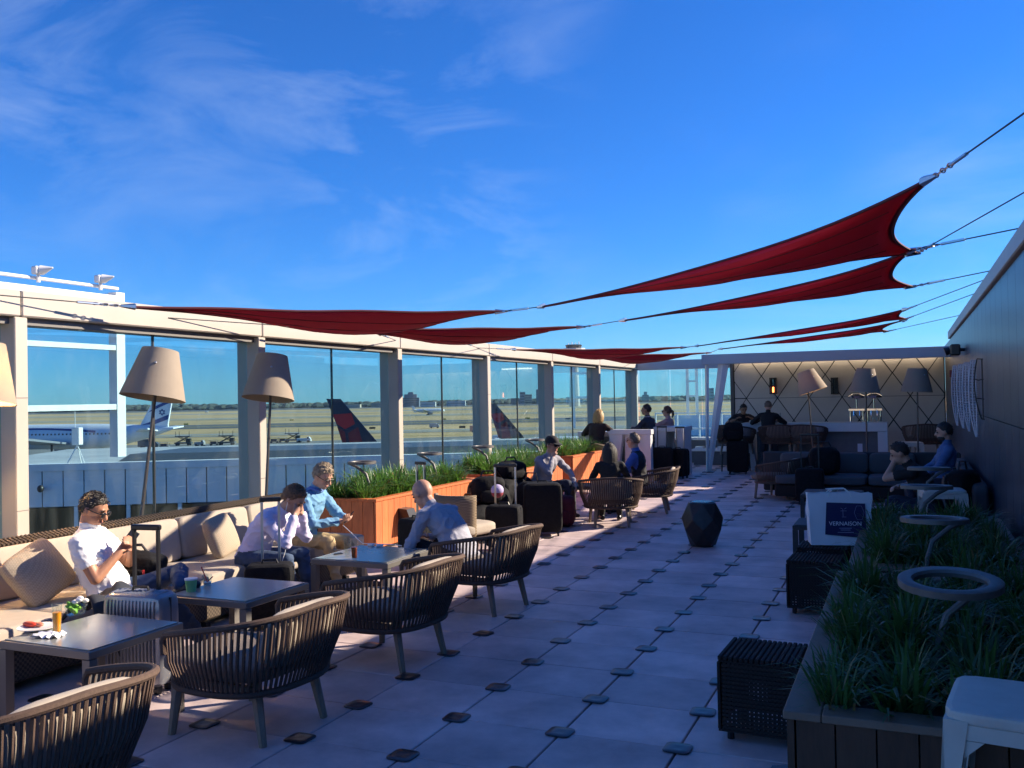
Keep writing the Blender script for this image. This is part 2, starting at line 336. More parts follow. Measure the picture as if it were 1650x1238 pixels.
# ================================================================ BAR END: canopy, wall, counter
YC=20.4; YBW=23.3; XL=-4.2; XR=.8
can=thing('bar_canopy','flat pale grey metal canopy over the bar on a slanted white column','canopy',(-1.7,YC,2.4))
part(can,MB().box((XL,YC,2.40),(XR-.003,YC+.12,2.62),bev=.008),'fascia',M['fascia'])
part(can,MB().box((XL,YC+.123,2.565),(XR-.003,YBW+.25,2.615)),'roof',M['fascia'])
part(can,MB().box((XL+.25,YC+.14,2.41),(XR-.05,YC+.22,2.457)),'light_track',M['dark'])
b0=Vector((-4.14,YC+.1,0)); part(can,MB().tube([b0,(-4.10,YC+.1,2.40)],[.03,.045],4),'slender_post',M['white'])
part(can,MB().tube([b0+Vector((.03,.02,0)),(-3.74,YC+.12,2.40)],[.05,.115],4,flat=.6,side=(1,0,0)),'slanted_post',M['white'])
part(can,MB().box((-4.24,YC,0),(-4.0,YC+.22,.012)),'foot_plate',M['dark'])
bw=thing('bar_wall','beige bar back wall with dark diagonal joints','wall',(-1.6,YBW,0))
part(bw,MB().box((-4.0,YBW+.02,0),(XR,YBW+.2,2.56)),'backing',M['dark'])
part(bw,MB().box((-4.08,YBW-.03,0),(-4.003,YBW+.2,2.56)),'end_post',M['grey'])
def clip(poly,ax,val,keep):
    res=[]
    for i in range(len(poly)):
        a,b=poly[i],poly[(i+1)%len(poly)]; ia=(a[ax]-val)*keep>=0; ib=(b[ax]-val)*keep>=0
        if ia: res.append(a)
        if ia!=ib:
            t=(val-a[ax])/(b[ax]-a[ax]); res.append(tuple(a[k]+t*(b[k]-a[k]) for k in (0,1)))
    return res
hw,hh=.375,.55; zh=1.62; xo=-3.32
for i in range(-3,14):
  for j in range(-4,4):
    if (i+j)%2: continue
    cx_,cz_=xo+i*hw,zh+j*hh
    dia=[(cx_-hw,cz_),(cx_,cz_-hh),(cx_+hw,cz_),(cx_,cz_+hh)]
    for lo,hi in ((.02,zh),(zh,2.555)):
        q=clip(clip(clip(clip(dia,0,-3.99,1),0,XR-.02,-1),1,lo,1),1,hi,-1)
        if len(q)<3: continue
        gx=sum(p[0] for p in q)/len(q); gz=sum(p[1] for p in q)/len(q)
        ar=abs(sum(q[k][0]*q[(k+1)%len(q)][1]-q[(k+1)%len(q)][0]*q[k][1] for k in range(len(q))))/2
        if ar<.004: continue
        sx=max(abs(p[0]-gx) for p in q); s_=1-.016/max(sx,.03)
        part(bw,MB().prism([(gx+(p[0]-gx)*s_,YBW-.004,gz+(p[1]-gz)*s_) for p in q],(0,.022,0)),'panel',M['barw'])
# cove light: a real warm strip tucked under the canopy at the wall
cov=MB().box((-3.9,YBW-.14,2.525),(XR-.1,YBW-.08,2.555)).build('cove_light',mat('cove_glow',(1,.8,.58),emit=2),label='warm strip light along the top of the bar wall',cat='light')
# sconces
for k,(px,lit) in enumerate(((1246,1),(1345,0))):
    p=aty(px,622,YBW-.06)
    sc=thing('wall_sconce',('dark wall sconce glowing orange on the bar wall','unlit dark wall sconce on the bar wall')[1-lit],'wall light',p,0,'wall sconces of the bar')
    part(sc,MB().box((p.x-.055,YBW-.03,p.z-.2),(p.x+.055,YBW-.008,p.z+.2)),'back_plate',M['dark'])
    for sx in (-1,1): part(sc,MB().box((p.x+sx*.07-.012,YBW-.14,p.z-.2),(p.x+sx*.07+.012,YBW-.031,p.z+.2)),'side_bar',M['dark'])
    part(sc,MB().tube([(p.x,YBW-.085,p.z-.17),(p.x,YBW-.085,p.z+.17)],.035,10),'glass_tube',M['clear'])
    for zz in (-.19,.0,.17): part(sc,MB().box((p.x-.085,YBW-.145,p.z+zz),(p.x+.085,YBW-.032,p.z+zz+.02)),'collar',M['dark'])
    if lit: part(sc,MB().tube([(p.x,YBW-.085,p.z-.16),(p.x,YBW-.085,p.z-.03)],.02,8),'flame_bulb',mat('flame',(1,.22,.05),emit=4))
# counter
YB=21.2; bl=aty(1195,683,YB).x; br=aty(1430,683,YB).x; BT=1.07
bar=thing('bar_counter','long white bar counter with waterfall ends and grey recessed front','bar counter',((bl+br)/2,YB,0))
part(bar,MB().box((bl,YB,BT-.2),(br,YB+.65,BT),bev=.006),'counter_top',M['barwhite'])
part(bar,MB().box((br-.2,YB+.002,0),(br-.002,YB+.648,BT-.203)),'end_leg',M['barwhite'])
part(bar,MB().prism([(bl+.002,YB+.002,BT-.203),(bl+.2,YB+.002,BT-.203),(bl+.32,YB+.002,0),(bl+.14,YB+.002,0)],(0,.64,0)),'end_leg',M['barwhite'])
part(bar,MB().box((bl+.3,YB+.2,0),(br-.203,YB+.25,BT-.203)),'front_panel',M['grey'])
part(bar,MB().box((br-.62,YB+.19,.35),(br-.52,YB+.198,.6)),'notice',mat('paper',(.6,.62,.7),.7))
def tap(px,label):
    p=aty(px,683,YB+.3); t=thing('beer_tap',label,'beer tap',(p.x,YB+.3,BT),0,'beer taps on the bar')
    for s_ in (-.13,.13): part(t,MB().tube([(p.x+s_,YB+.3,BT),(p.x+s_,YB+.3,BT+.3)],.018,8),'column',M['chrome'],True)
    part(t,MB().box((p.x-.17,YB+.28,BT+.24),(p.x+.17,YB+.33,BT+.30),bev=.01),'crossbar',M['chrome'])
    part(t,MB().lathe([(.02,0),(.17,.03),(.19,.07),(.1,.12),(.02,.13)],(p.x,YB+.3,BT+.5),16),'dome',M['chrome'],True)
    part(t,MB().tube([(p.x,YB+.3,BT+.28),(p.x,YB+.3,BT+.53)],.014,8),'stem',M['chrome'],True)
    for s_ in (-.06,.06): part(t,MB().tube([(p.x+s_,YB+.26,BT+.25),(p.x+s_,YB+.24,BT+.14)],.012,6),'spout',M['chrome'])
tap(1381,'chrome twin column beer tap on the bar nearer its middle'); tap(1409,'chrome twin column beer tap at the end of the bar')
for k in range(5):
    x=br-.46+k*.075; g=MB().lathe([(.026,0),(.03,.11),(.027,.11),(.023,.01)],(x,YB+.18,BT+.001),12).build('drinking_glass',M['clear'],None,True,label='clear drinking glass lined up on the bar end',cat='glass',group='glasses on the bar')
# ================================================================ RIGHT WALL
ZR=2.80
rw=thing('panelled_wall','tall dark panelled side wall with metal coping','wall',(XR,9,0))
part(rw,MB().box((XR+.02,-3.2,0),(XR+.3,YBW+.2,ZR-.05)),'backing',M['dark'])
y=-3.2
while y<YBW-.1:
    e=min(y+.6,YBW-.02)
    for a,b in ((0.005,1.42),(1.43,ZR-.055)): part(rw,MB().box((XR,y+.004,a),(XR+.018,e-.004,b)),'panel',M['wallp'])
    y+=.6
part(rw,MB().box((XR-.04,-3.2,ZR-.05),(XR+.4,20.2,ZR+.1),bev=.01),'coping',M['coping'])
fl=thing('floodlight','small black floodlight on the dark panelled wall','floodlight',(XR-.12,15.3,2.32))
part(fl,MB().box((XR-.2,15.2,2.25),(XR-.06,15.4,2.42),bev=.02),'housing',M['blackp']); part(fl,MB().tube([(XR-.2,15.3,2.335),(XR-.27,15.3,2.31)],[.055,.07],12),'lens_hood',M['blackp']); part(fl,MB().tube([(XR-.06,15.3,2.335),(XR,15.3,2.335)],.025,8),'bracket',M['dark'])
# wire wall sculpture: five pointed mesh leaves
ws=thing('wire_wall_sculpture','row of pointed silver wire mesh leaves hung on the dark wall','wall art',(XR-.15,15.5,1.1))
for k,(px,t0,b0) in enumerate(((1538,590,686),(1547,588,690),(1556,585,695),(1567,581,704),(1577,579,676))):
    yc=atx(px,640,.73).y; top=aty(px,t0,yc).z; bot=aty(px,b0,yc).z; b=MB(); nq=40; wdt=lambda t:.08*math.sin(PI*min(1,t*.80+.03))**.75
    for q in range(nq):
        t=q/(nq-1); z=bot+(top-bot)*t
        if k<4 or q%13==0: b.tube([(XR-.015,yc+.012*math.sin(q),z),(XR-.03-wdt(t)*.5,yc-.012*math.cos(q*1.7),z+.012*math.sin(q*2.1)),(XR-.03-wdt(t),yc,z+.006)],.0055,4)
    for f_ in (0,.5,1):
        if k==4 and f_==.5: continue
        b.tube([(XR-.03-wdt(t)*f_,yc,bot+(top-bot)*t) for t in np.linspace(0,1,18)],.008,5)
    part(ws,b,'mesh_leaf',mat('wire_silver',(.62,.62,.68),.4,metal=.2) if k<4 else M['dark'])
al=MB().box((XR-.05,19.5,1.98),(XR-.001,19.68,2.12),bev=.008).build('alarm_box',mat('alarm_red',(.25,.03,.02),.5),label='small red alarm box on the dark wall corner',cat='alarm box')
# ================================================================ SAILS
def sp(px,py,zl=2.6,zr=2.9):
    d=ray(px,py); k=(zr-zl)/7.25; t=(zl+k*6.45-H)/(d[2]-k*d[0]); return Vector(C0+d*t)
def sail(name,label,a,b,c,sag=.10,ins=.13):
    # a triangle of cloth with inward curved edges; corner points a,b,c
    P=[Vector(a),Vector(b),Vector(c)]; n=18; G=(P[0]+P[1]+P[2])/3; vs=[];idx={}
    def edge_in(u,v,w_):   # pull edges inwards with a hollow curve
        q=P[0]*u+P[1]*v+P[2]*w_
        for (x,y,z,e0,e1) in ((u,v,w_,P[0],P[1]),(v,w_,u,P[1],P[2]),(w_,u,v,P[2],P[0])):
            s_=x+y
            if s_>1e-6:
                t=y/s_; L_=(e1-e0).length; m_=(e0+e1)/2; d=(G-m_).normalized()
                q=q+d*(ins*L_*4*t*(1-t)*(s_**6)*.62)
        q.z-=sag*27*u*v*w_*.6
        q.z+=.012*math.sin(26*math.atan2(v,w_+1e-4))*(1-u)*u*2+.006*math.sin(18*u+9*v)
        return q
    for i in range(n+1):
        for j in range(n+1-i):
            u=1-(i+j)/n; idx[(i,j)]=len(vs); vs.append(edge_in(u,i/n,j/n))
    fs=[]
    for i in range(n):
        for j in range(n-i):
            fs.append((idx[(i,j)],idx[(i+1,j)],idx[(i,j+1)]))
            if i+j<n-1: fs.append((idx[(i+1,j)],idx[(i+1,j+1)],idx[(i,j+1)]))
    root=thing(name,label,'shade sail',tuple(P[0]),0,'red triangular shade sails over the terrace')
    me=MB().add(vs,fs); o=part(root,me,'cloth',M['sail'],True); md=o.modifiers.new('thick','SOLIDIFY'); md.thickness=.0015
    hem=MB()
    for k in range(3):
        e=[]
        for t in np.linspace(0,1,19):
            w_=[0,0,0]; w_[k]=1-t; w_[(k+1)%3]=t; e.append(edge_in(*w_))
        hem.tube(e,.011,6)
    part(root,hem,'hem',mat('sail_hem',(.09,.004,.01),.7))
    sm_=MB()
    for c_ in (.2,.4,.6,.8):
        e=[]
        for t in np.linspace(.04,.96,17): q_=edge_in(1-t,t*c_,t*(1-c_)); q_.z-=.003; e.append(q_)
        sm_.tube(e,.004,4)
    part(root,sm_,'seam',mat('sail_hem',(.09,.004,.01)))
    for p in P: 
        d=(G-p).normalized(); part(root,MB().tube([p+d*.10,p-d*.03],[.03,.012],6),'corner_ring',M['steel'])
    return root
def cable(a,b,label,tb=.12):
    a=Vector(a); b=Vector(b); d=b-a; L_=d.length; d.normalize()
    r_=thing('rigging_wire',label,'wire',tuple(a),0,'steel wires rigging the sails')
    part(r_,MB().tube([a,b],.005,6),'wire',M['dark'])
    t=min(.25,L_*.25); part(r_,MB().tube([a+d*t,a+d*(t+.20)],.011,6),'turnbuckle',M['steel'])
    q=MB()
    for k in range(int(min(6,max(2,(L_*.3)/.06)))):
        c=a+d*(.03+k*.05); ring=[]
        s1=d.orthogonal().normalized(); s2=d.cross(s1); e=s1 if k%2 else s2
        for m_ in range(8): th=2*PI*m_/8; ring.append(c+d*(.028*math.cos(th))+e*(.013*math.sin(th)))
        q.tube(ring+[ring[0]],.0045,5)
    part(r_,q,'chain',M['steel'])
RC=lambda px,py:Vector((XR+.02,atx(px,py,XR).y,ZR+.1))
Z_A=2.62
LB=lambda y:Vector((XW+.02,y,2.56))
A=(sp(180,495),(-6.2,10.15,2.58),sp(812,502)); A[0].x=-6.30
Bn=(-6.2,8.75,2.575);Bf=(-6.15,12.5,2.58)
Cs=(sp(868,495),sp(1505,285),sp(1478,408)); Ds=(sp(1000,517),sp(1475,402),sp(1471,462))
sail('shade_sail','dark red sail tied to the beam nearest the leaning beige lamps',*A,sag=.26,ins=.07)
sail('shade_sail','red sail tied to the beam above the first grass planter',Bn,Bf,sp(940,527),sag=.24,ins=.07)
sail('shade_sail','largest dark red sail stretched up towards the panelled wall',*Cs,sag=.2)
sail('shade_sail','narrow dark red sail stretched just below the largest one',*Ds,sag=.16)
DY=9.25
E1=((-6.3,14.6,2.58),(-6.2,18.9,2.57),sp(1104,560)); E2=((-6.2,17.2,2.56),(-6.15,21.6,2.56),Vector((-4.1,20.9,2.68)))
F1=(sp(1120,558),sp(1462,498),sp(1460,514)); F2=(Vector((-3.75,20.1,2.72)),sp(1460,516),sp(1431,538))
F2[2].z+=.05
sail('shade_sail','red sail tied to the beam above the far planters',*E1,sag=.24,ins=.08); sail('shade_sail','bright red sail over the white counters by the far glass',*E2,sag=.24,ins=.08)
sail('shade_sail','narrow red sail tied to the wall coping above the wire sculpture',*F1,sag=.12); sail('shade_sail','lower bright red sail just in front of the bar canopy',*F2,sag=.12)
cable(A[0],(XW+.012,4.6,2.60),'wire with chain on the beam from the first sail'); cable(Bn,(XW+.012,6.75,2.56),'short chain hooked to the beam under the first sail')
cable(A[1],(XW+.012,11.0,2.56),'wire from the rear corner of the first sail to the beam'); cable(Bf,(XW+.012,13.7,2.56),'wire from the rear corner of the second sail to the beam')
cable(A[2],Cs[0],'short chain joining the first sail to the largest sail'); cable(sp(940,527),Ds[0],'short chain joining the second sail to the narrow sail')
cable(Cs[1],RC(1920,28),'long wire from the peak of the largest sail to the coping'); cable(Cs[2],RC(1720,293),'wire from the lower corner of the largest sail'); cable(Ds[1],RC(1650,373),'thin wire from the narrow sail to the coping')
cable(Ds[2],RC(1601,440),'chain from the lower corner of the narrow sail'); cable(F1[1],RC(1592,450),'wire from the top of the far narrow sail'); cable(F1[2],RC(1576,472),'wire from the middle corner of the far sails'); cable(F2[2],RC(1550,510),'chain from the lowest corner of the far sails')
cable(E1[2],F1[0],'wire joining the far sails above the canopy'); cable(E2[2],F2[0],'short wire joining the lower far sails by the canopy')
for p,q,l in ((E1[0],(XW+.012,13.6,2.57),'wire with chain from the third sail to the beam'),(E2[1],(XW+.012,22.6,2.55),'wire from the bright red sail to the corner column')): cable(p,q,l)
# ================================================================ AIRFIELD
ZG=-13.3
def quadstrip(name,m,pix,dz,label,cat):
    # ground sheet between image rows: pixel corners dropped onto the airfield
    pts=[atz(x,y,ZG+dz) for x,y in pix]
    return MB().add(pts,[tuple(range(len(pts)))]).build(name,m,kind='structure',label=label,cat=cat)
Hz=lambda x:655-.0173*(x-100)
g=MB().add([(-9000,-3000,ZG),(6000,-3000,ZG),(6000,14000,ZG),(-9000,14000,ZG)],[(0,1,2,3)]).build('airfield_ground',M['grass'],kind='structure',label='dry yellow green airfield grass',cat='ground')
quadstrip('apron',M['apron'],[(-900,Hz(-900)+66),(400,Hz(400)+64),(1500,Hz(1500)+50),(2600,Hz(2600)+50),(2600,3500),(-2500,3500)],.05,'grey concrete apron beside the terminal','apron')
for k,(d0,d1,m,n) in enumerate(((9,13,'asphalt','runway'),(17,18.6,'concr','taxiway'),(25,28,'concr','taxiway'),(36,43,'asphalt','taxiway'),(52,57,'concr','taxiway'))):
    quadstrip(n,M[m],[(-900,Hz(-900)+d0),(2300,Hz(2300)+d0*.82),(2300,Hz(2300)+d1*.82),(-900,Hz(-900)+d1)],.06+.02*k,('grey asphalt runway beyond the grass','pale taxiway beside the far runway','pale concrete taxiway across the grass','dark asphalt taxiway crossing the airfield','pale concrete taxiway edging the apron')[k],n)
quadstrip('bay_water',mat('bay_water',(.05,.10,.16),.12),[(-900,Hz(-900)+5.2),(2300,Hz(2300)+4.6),(2300,Hz(2300)+7.5),(-900,Hz(-900)+8)],.2,'blue water of the bay','water')
ylw=mat('taxi_line',(.5,.36,.05),.7)
for k,dd in enumerate((26.5,39.5,54.5,62)):
    quadstrip('taxi_line',ylw,[(-900,Hz(-900)+dd),(2300,Hz(2300)+dd*.82),(2300,Hz(2300)+dd*.82+.35),(-900,Hz(-900)+dd+.35)],.2+.01*k,'yellow guide line painted on the %s'%('pale taxiway','dark taxiway','apron edge taxiway','apron')[k],'line')
for k,(px,dd) in enumerate(((300,34),(395,45),(470,30),(600,46),(715,33),(745,47),(850,34),(915,36),(160,32))):
    q_=atz(px,Hz(px)+dd,ZG+.1); sg_=thing('airfield_sign','small %s airfield sign board standing by the taxiway'%('yellow','black')[k%2],'sign',(q_.x,q_.y,ZG+.06),YAW,'airfield sign boards'); MB().box((-1.6,-.12,.35),(1.6,.12,1.4)).build('board',mat('sign_yellow',(.55,.38,.04),.5) if k%2==0 else M['dark'],sg_)
    for s_ in (-1.2,1.2): MB().box((s_-.06,-.06,0),(s_+.06,.06,.349)).build('leg',M['dark'],sg_)
# far wood along the horizon
rt=random.Random(3); tw=MB()
for k in range(1500):
    px=rt.uniform(-120,1560); dist=rt.uniform(2300,3000); p=atd(px,Hz(px),dist); hgt=rt.uniform(7,15)*(1.0 if px>350 else 1.2); wd=rt.uniform(10,22)
    n=6; rings=[]
    for z,rr in ((0,.55),(.3,1),(.65,.85),(.9,.45),(1,.1)):
        rings.append([Vector((p.x+wd*rr*rt.uniform(.75,1.2)*math.cos(2*PI*j/n),p.y+wd*rr*rt.uniform(.75,1.2)*math.sin(2*PI*j/n),ZG+z*hgt)) for j in range(n)])
    tw.loft(rings)
tw.build('far_wood',mat('far_foliage',(.06,.075,.055),.9,var=.4,scale=.02),kind='stuff',label='distant dark wood along the airfield horizon',cat='wood')
def building(name,label,px,top,wpx,dist,col,steps=((1,1),),rows=4):
    p=atd(px,Hz(px),dist); p.z=ZG; wm=wpx*dist/FPX; ht=H+(Hz(px)-top)*dist/FPX-ZG
    m=mat('facade_%02d%02d%02d'%tuple(int(c*99) for c in col),col,.7,var=.08,scale=.05); r_=thing(name,label,'building',tuple(p),YAW)
    for k,(ww,hh_) in enumerate(steps):
        lo=0 if k==0 else ht*steps[k-1][1]
        part(r_,MB().box((p.x-wm*ww/2,p.y-wm*.3*ww,ZG+lo),(p.x+wm*ww/2,p.y+wm*.3*ww,ZG+ht*hh_),rot=Matrix.Rotation(YAW,3,'Z'),c=(p.x,p.y,0)),'block',m)
    b=MB()
    for q in range(rows):
        z=ZG+ht*steps[0][1]*(q+.6)/(rows+.3); b.box((p.x-wm*.46*steps[0][0],p.y-wm*.3-.4,z),(p.x+wm*.46*steps[0][0],p.y-wm*.3+.1,z+ht*.08),rot=Matrix.Rotation(YAW,3,'Z'),c=(p.x,p.y,0))
    part(r_,b,'window_band',mat('far_window',(.06,.08,.1),.2))
B=building
B('terminal_hall','stepped blue grey hall rising like a pyramid on the horizon',662,632,28,2100,(.16,.19,.24),((1,.62),(.72,.85),(.3,1)))
B('warehouse','low cream building on the horizon with a flat roof',570,652,22,2100,(.5,.42,.32),rows=1); B('warehouse','low white hangar on the horizon beside the stepped hall',690,648,24,2000,(.6,.58,.55),rows=1)
B('apartment_tower','slim grey tower block above the horizon with a cream neighbour',842,632,9,2300,(.3,.32,.36)); B('apartment_tower','cream flat block on the horizon beside the slim grey tower',851,636,12,2250,(.55,.42,.28))
B('apartment_tower','narrow grey slab on the horizon close to a column',866,628,4,2300,(.2,.22,.27)); B('apartment_tower','broad low brick block on the horizon among trees',830,642,14,2200,(.3,.22,.2))
B('apartment_tower','dark mound shaped block on the horizon behind the far glass',1040,632,10,2300,(.13,.17,.2),((1,.7),(.5,1))); B('apartment_tower','tall grey block on the horizon behind the slanted column',1146,626,8,2300,(.22,.26,.3))
B('warehouse','long low pale shed on the horizon beyond the white taxiing jet',735,646,30,2150,(.5,.5,.5),rows=1); B('warehouse','low tan terminal on the horizon behind the red tail',610,649,22,2200,(.42,.34,.26),rows=1); B('warehouse','low blue grey shed beyond the far planters',925,640,26,2200,(.3,.34,.38),rows=1)
# control tower above the beam
p=atd(926,Hz(926),1500); ct=thing('control_tower','distant airport control tower rising above the glass wall beam','control tower',(p.x,p.y,ZG))
tz=H+(Hz(926)-562)*1500/FPX
part(ct,MB().lathe([(9,ZG),(7,tz-30),(8,tz-14)],(p.x,p.y,0),12),'shaft',mat('tower_concrete',(.5,.48,.45),.7)); part(ct,MB().lathe([(10,tz-13.9),(20,tz-8),(22,tz-5),(19,tz-1),(19,tz)],(p.x,p.y,0),12),'gallery',mat('tower_concrete',(.5,.48,.45)))
part(ct,MB().lathe([(12,tz+.1),(14,tz+5),(13,tz+6)],(p.x,p.y,0),12),'cab',M['dglass'])
for k in range(4): part(ct,MB().tube([(p.x-9+6*k,p.y,tz+6),(p.x-9+6*k,p.y,tz+9+2*(k%2))],.8,5),'antenna',M['white'])
# ---------------------------------------------------------------- aircraft
def fuselage(b,p,h,L_,r_,up=Vector((0,0,1))):
    # p: tail tip, h: unit heading to nose
    s=h.cross(up); rings=[]
    for t,rr,dz in ((0,.08,.55),(.03,.22,.48),(.1,.5,.3),(.2,.8,.12),(.3,.98,.0),(.36,1,0),(.6,1,0),(.86,1,0),(.93,.85,-.05),(.97,.6,-.12),(.995,.25,-.2),(1,.05,-.22)):
        c=p+h*(t*L_)+up*(dz*r_); rings.append([c+s*(r_*rr*math.cos(2*PI*j/20))+up*(r_*rr*math.sin(2*PI*j/20)) for j in range(20)])
    b.loft(rings)
def wedge(b,pts,n,th):  # thin plate polygon with thickness along n
    b.prism([Vector(q)-n*th/2 for q in pts],n*th)
UP=Vector((0,0,1))
def airliner(label,tip,h,L_,r_,finpts,tailm,logo,bodym=None,stripes=()):
    n=h.cross(UP); a=thing('airliner',label,'airliner',(tip.x,tip.y,ZG))
    b=MB(); fuselage(b,tip,h,L_,r_); part(a,b,'fuselage',bodym or M['planew'],True)
    f=MB(); wedge(f,finpts,n,.5); part(a,f,'tail_fin',tailm)
    for s_ in (-1,1):
        q=MB(); o=tip+h*(L_*.06)+UP*(r_*.35); wedge(q,[o,o+h*(L_*.1),o+n*s_*L_*.15+h*(L_*.005)+UP*.8,o+n*s_*L_*.15-h*(L_*.03)+UP*.8],UP,.35); part(a,q,'tailplane',M['planew'])
        q=MB(); o=tip+h*(L_*.42)-UP*(r_*.6); wedge(q,[o,o+h*(L_*.17),o+n*s_*L_*.46-h*(L_*.06)+UP*2.4,o+n*s_*L_*.46-h*(L_*.10)+UP*2.4],UP,.5); part(a,q,'wing',M['planeg'])
        c=tip+h*(L_*.56)+n*s_*L_*.17-UP*(r_*1.3); part(a,MB().lathe([(1.0,-2.4),(1.35,-1.5),(1.5,1),(1.3,2.2),(.9,2.2)],c,14,axis=h),'engine',M['planeg'],True)
        for t in (.48,):
            c=tip+h*(L_*t)+n*s_*L_*.05; c.z=ZG; g_=MB(); g_.tube([c+UP*.55,c+UP*(tip.z-ZG-r_*.5)],.25,6); 
            for d_ in (-.7,.7): g_.tube([c+h*d_-n*.35+UP*.6,c+h*d_+n*.35+UP*.6],.6,10)
            part(a,g_,'landing_gear',M['dark'])
    c=tip+h*(L_*.9); c.z=ZG; g_=MB(); g_.tube([c+UP*.5,c+UP*(tip.z-ZG-r_*.5)],.2,6); g_.tube([c-n*.35+UP*.5,c+n*.35+UP*.5],.5,10); part(a,g_,'nose_gear',M['dark'])
    wn=MB()
    for k in range(int(L_*.62/1.0)):
        for s_ in (-1,1):
            c=tip+h*(L_*.24+k*1.0)+n*s_*(r_*.985)+UP*(r_*.22); wn.box(c-Vector((.12,.12,.18)),c+Vector((.12,.12,.18)))
    part(a,wn,'cabin_windows',M['dglass'],kind='stuff')
    for poly,m in logo:
        for s_ in (-1,1): q=MB(); q.prism([p_+n*s_*.27-n*.02 for p_ in poly],n*.04); part(a,q,'fin_marking',m)
    return a,n
rightd=Vector((cr0[0],cr0[1],0))
# El-Al-like jet: white with blue bands, nose to the image left
D=225.; p0=atd(260,690,D); hL=(-rightd+Vector((cf[0],cf[1],0))*.10).normalized(); nL=hL.cross(UP)
pp=lambda x,y:atplane(x,y,p0,nL)
tip=pp(280,694); tip.z-=1.1
fin=[pp(222,694),pp(255,632),pp(280,632),pp(271,684),pp(272,692)]
st=[]
def tri(cx_,cy_,s_,inv):
    o=[]
    for k in range(3): t=PI/2+2*PI*k/3+(PI if inv else 0); o.append((cx_+s_*math.cos(t),cy_-s_*math.sin(t)))
    return o
logo=[([pp(240,665),pp(250,655),pp(278,643),pp(277,648),pp(255,658)],M['elblue']),([pp(228,685),pp(240,681),pp(273,668),pp(271,676),pp(250,684)],M['elblue'])]
for inv in (0,1):
    T=tri(262,664.5,5.2,inv)
    for k in range(3):
        a_,b_=Vector((*T[k],0)),Vector((*T[(k+1)%3],0)); d_=(b_-a_).normalized(); e_=Vector((-d_.y,d_.x,0))*.55
        logo.append(([pp(*(v_)[:2]) for v_ in ((a_-e_),(b_-e_),(b_+e_),(a_+e_))],M['elblue']))
el,_=airliner('white airliner with blue fin bands and a six pointed star',tip,hL,62,3.1,fin,M['planew'],logo)
bs=MB(); wv=[]
for x in range(0,34):
    t=.08+x*.012; z=3.1*(.1+.25*math.sin(x*.12)); r_=3.1*1.004
    for s_ in (-1,1):
        rr=r_*(1 if t>.3 else (.5+.5*(t-.1)/.2 if t>.1 else .5)); c=tip+hL*(62*t)+UP*(z*.6)
        a_=math.asin(max(-.9,min(.9,z*.6/rr))); wv.append((s_,c))
for s_ in (-1,1):
    top=[];bot=[]
    for k in range(30):
        t=.30+k*.02
        for lst,off in ((top,.16),(bot,-.02)):
            an=min(1.3,.15+.5*math.sin(.35+k*.09)+off); lst.append(tip+hL*(62*t)+nL*s_*(3.13*math.cos(an))+UP*(3.13*math.sin(an)))
    bs.add(top+bot,[(k,k+1,30+k+1,30+k) for k in range(29)])
part(el,bs,'fuselage_stripe',M['elblue'])
# navy tails with red triangles
def delta(label,D,scale,ox,oy,L_):
    p0=atd(570+ox,720,D); h=(rightd+Vector((cf[0],cf[1],0))*.15).normalized(); n=h.cross(UP); q=lambda x,y:atplane(526+ox+(x-526)*scale,oy+(y-643)*scale,p0,n)
    tip=q(540,741); tip.z-=1.0
    fin=[q(526,643),q(549,643),q(618,724),q(624,734),q(562,734)]
    lg=[([q(536.5,668),q(566,666),q(572,683),q(556,692),q(543,683)],M['red']),([q(543.5,688),q(556,696),q(560,733),q(556,727)],M['red2']),([q(561,698),q(577,688),q(590,733),q(566,733)],M['red2'])]
    return airliner(label,tip,h,L_,1.95,fin,M['navy'],lg)
delta('airliner with tall navy tail fin and red triangle mark beyond the low roof',137,1,0,643,47)
delta('airliner with navy and red fin partly hidden by a column',215,.63,258,651,47)
# small white jet taxiing far away
p0=atd(668,668,900); h=(rightd+Vector((cf[0],cf[1],0))*.1).normalized(); n=h.cross(UP); q=lambda x,y:atplane(x,y,p0,n)
fin=[q(663,654),q(666,654),q(673,664),q(667,665)]; tip=q(664,666); tip.z=ZG+4.6
airliner('small white airliner taxiing far out on the airfield',tip,h,32,2.0,fin,M['planew'],[])
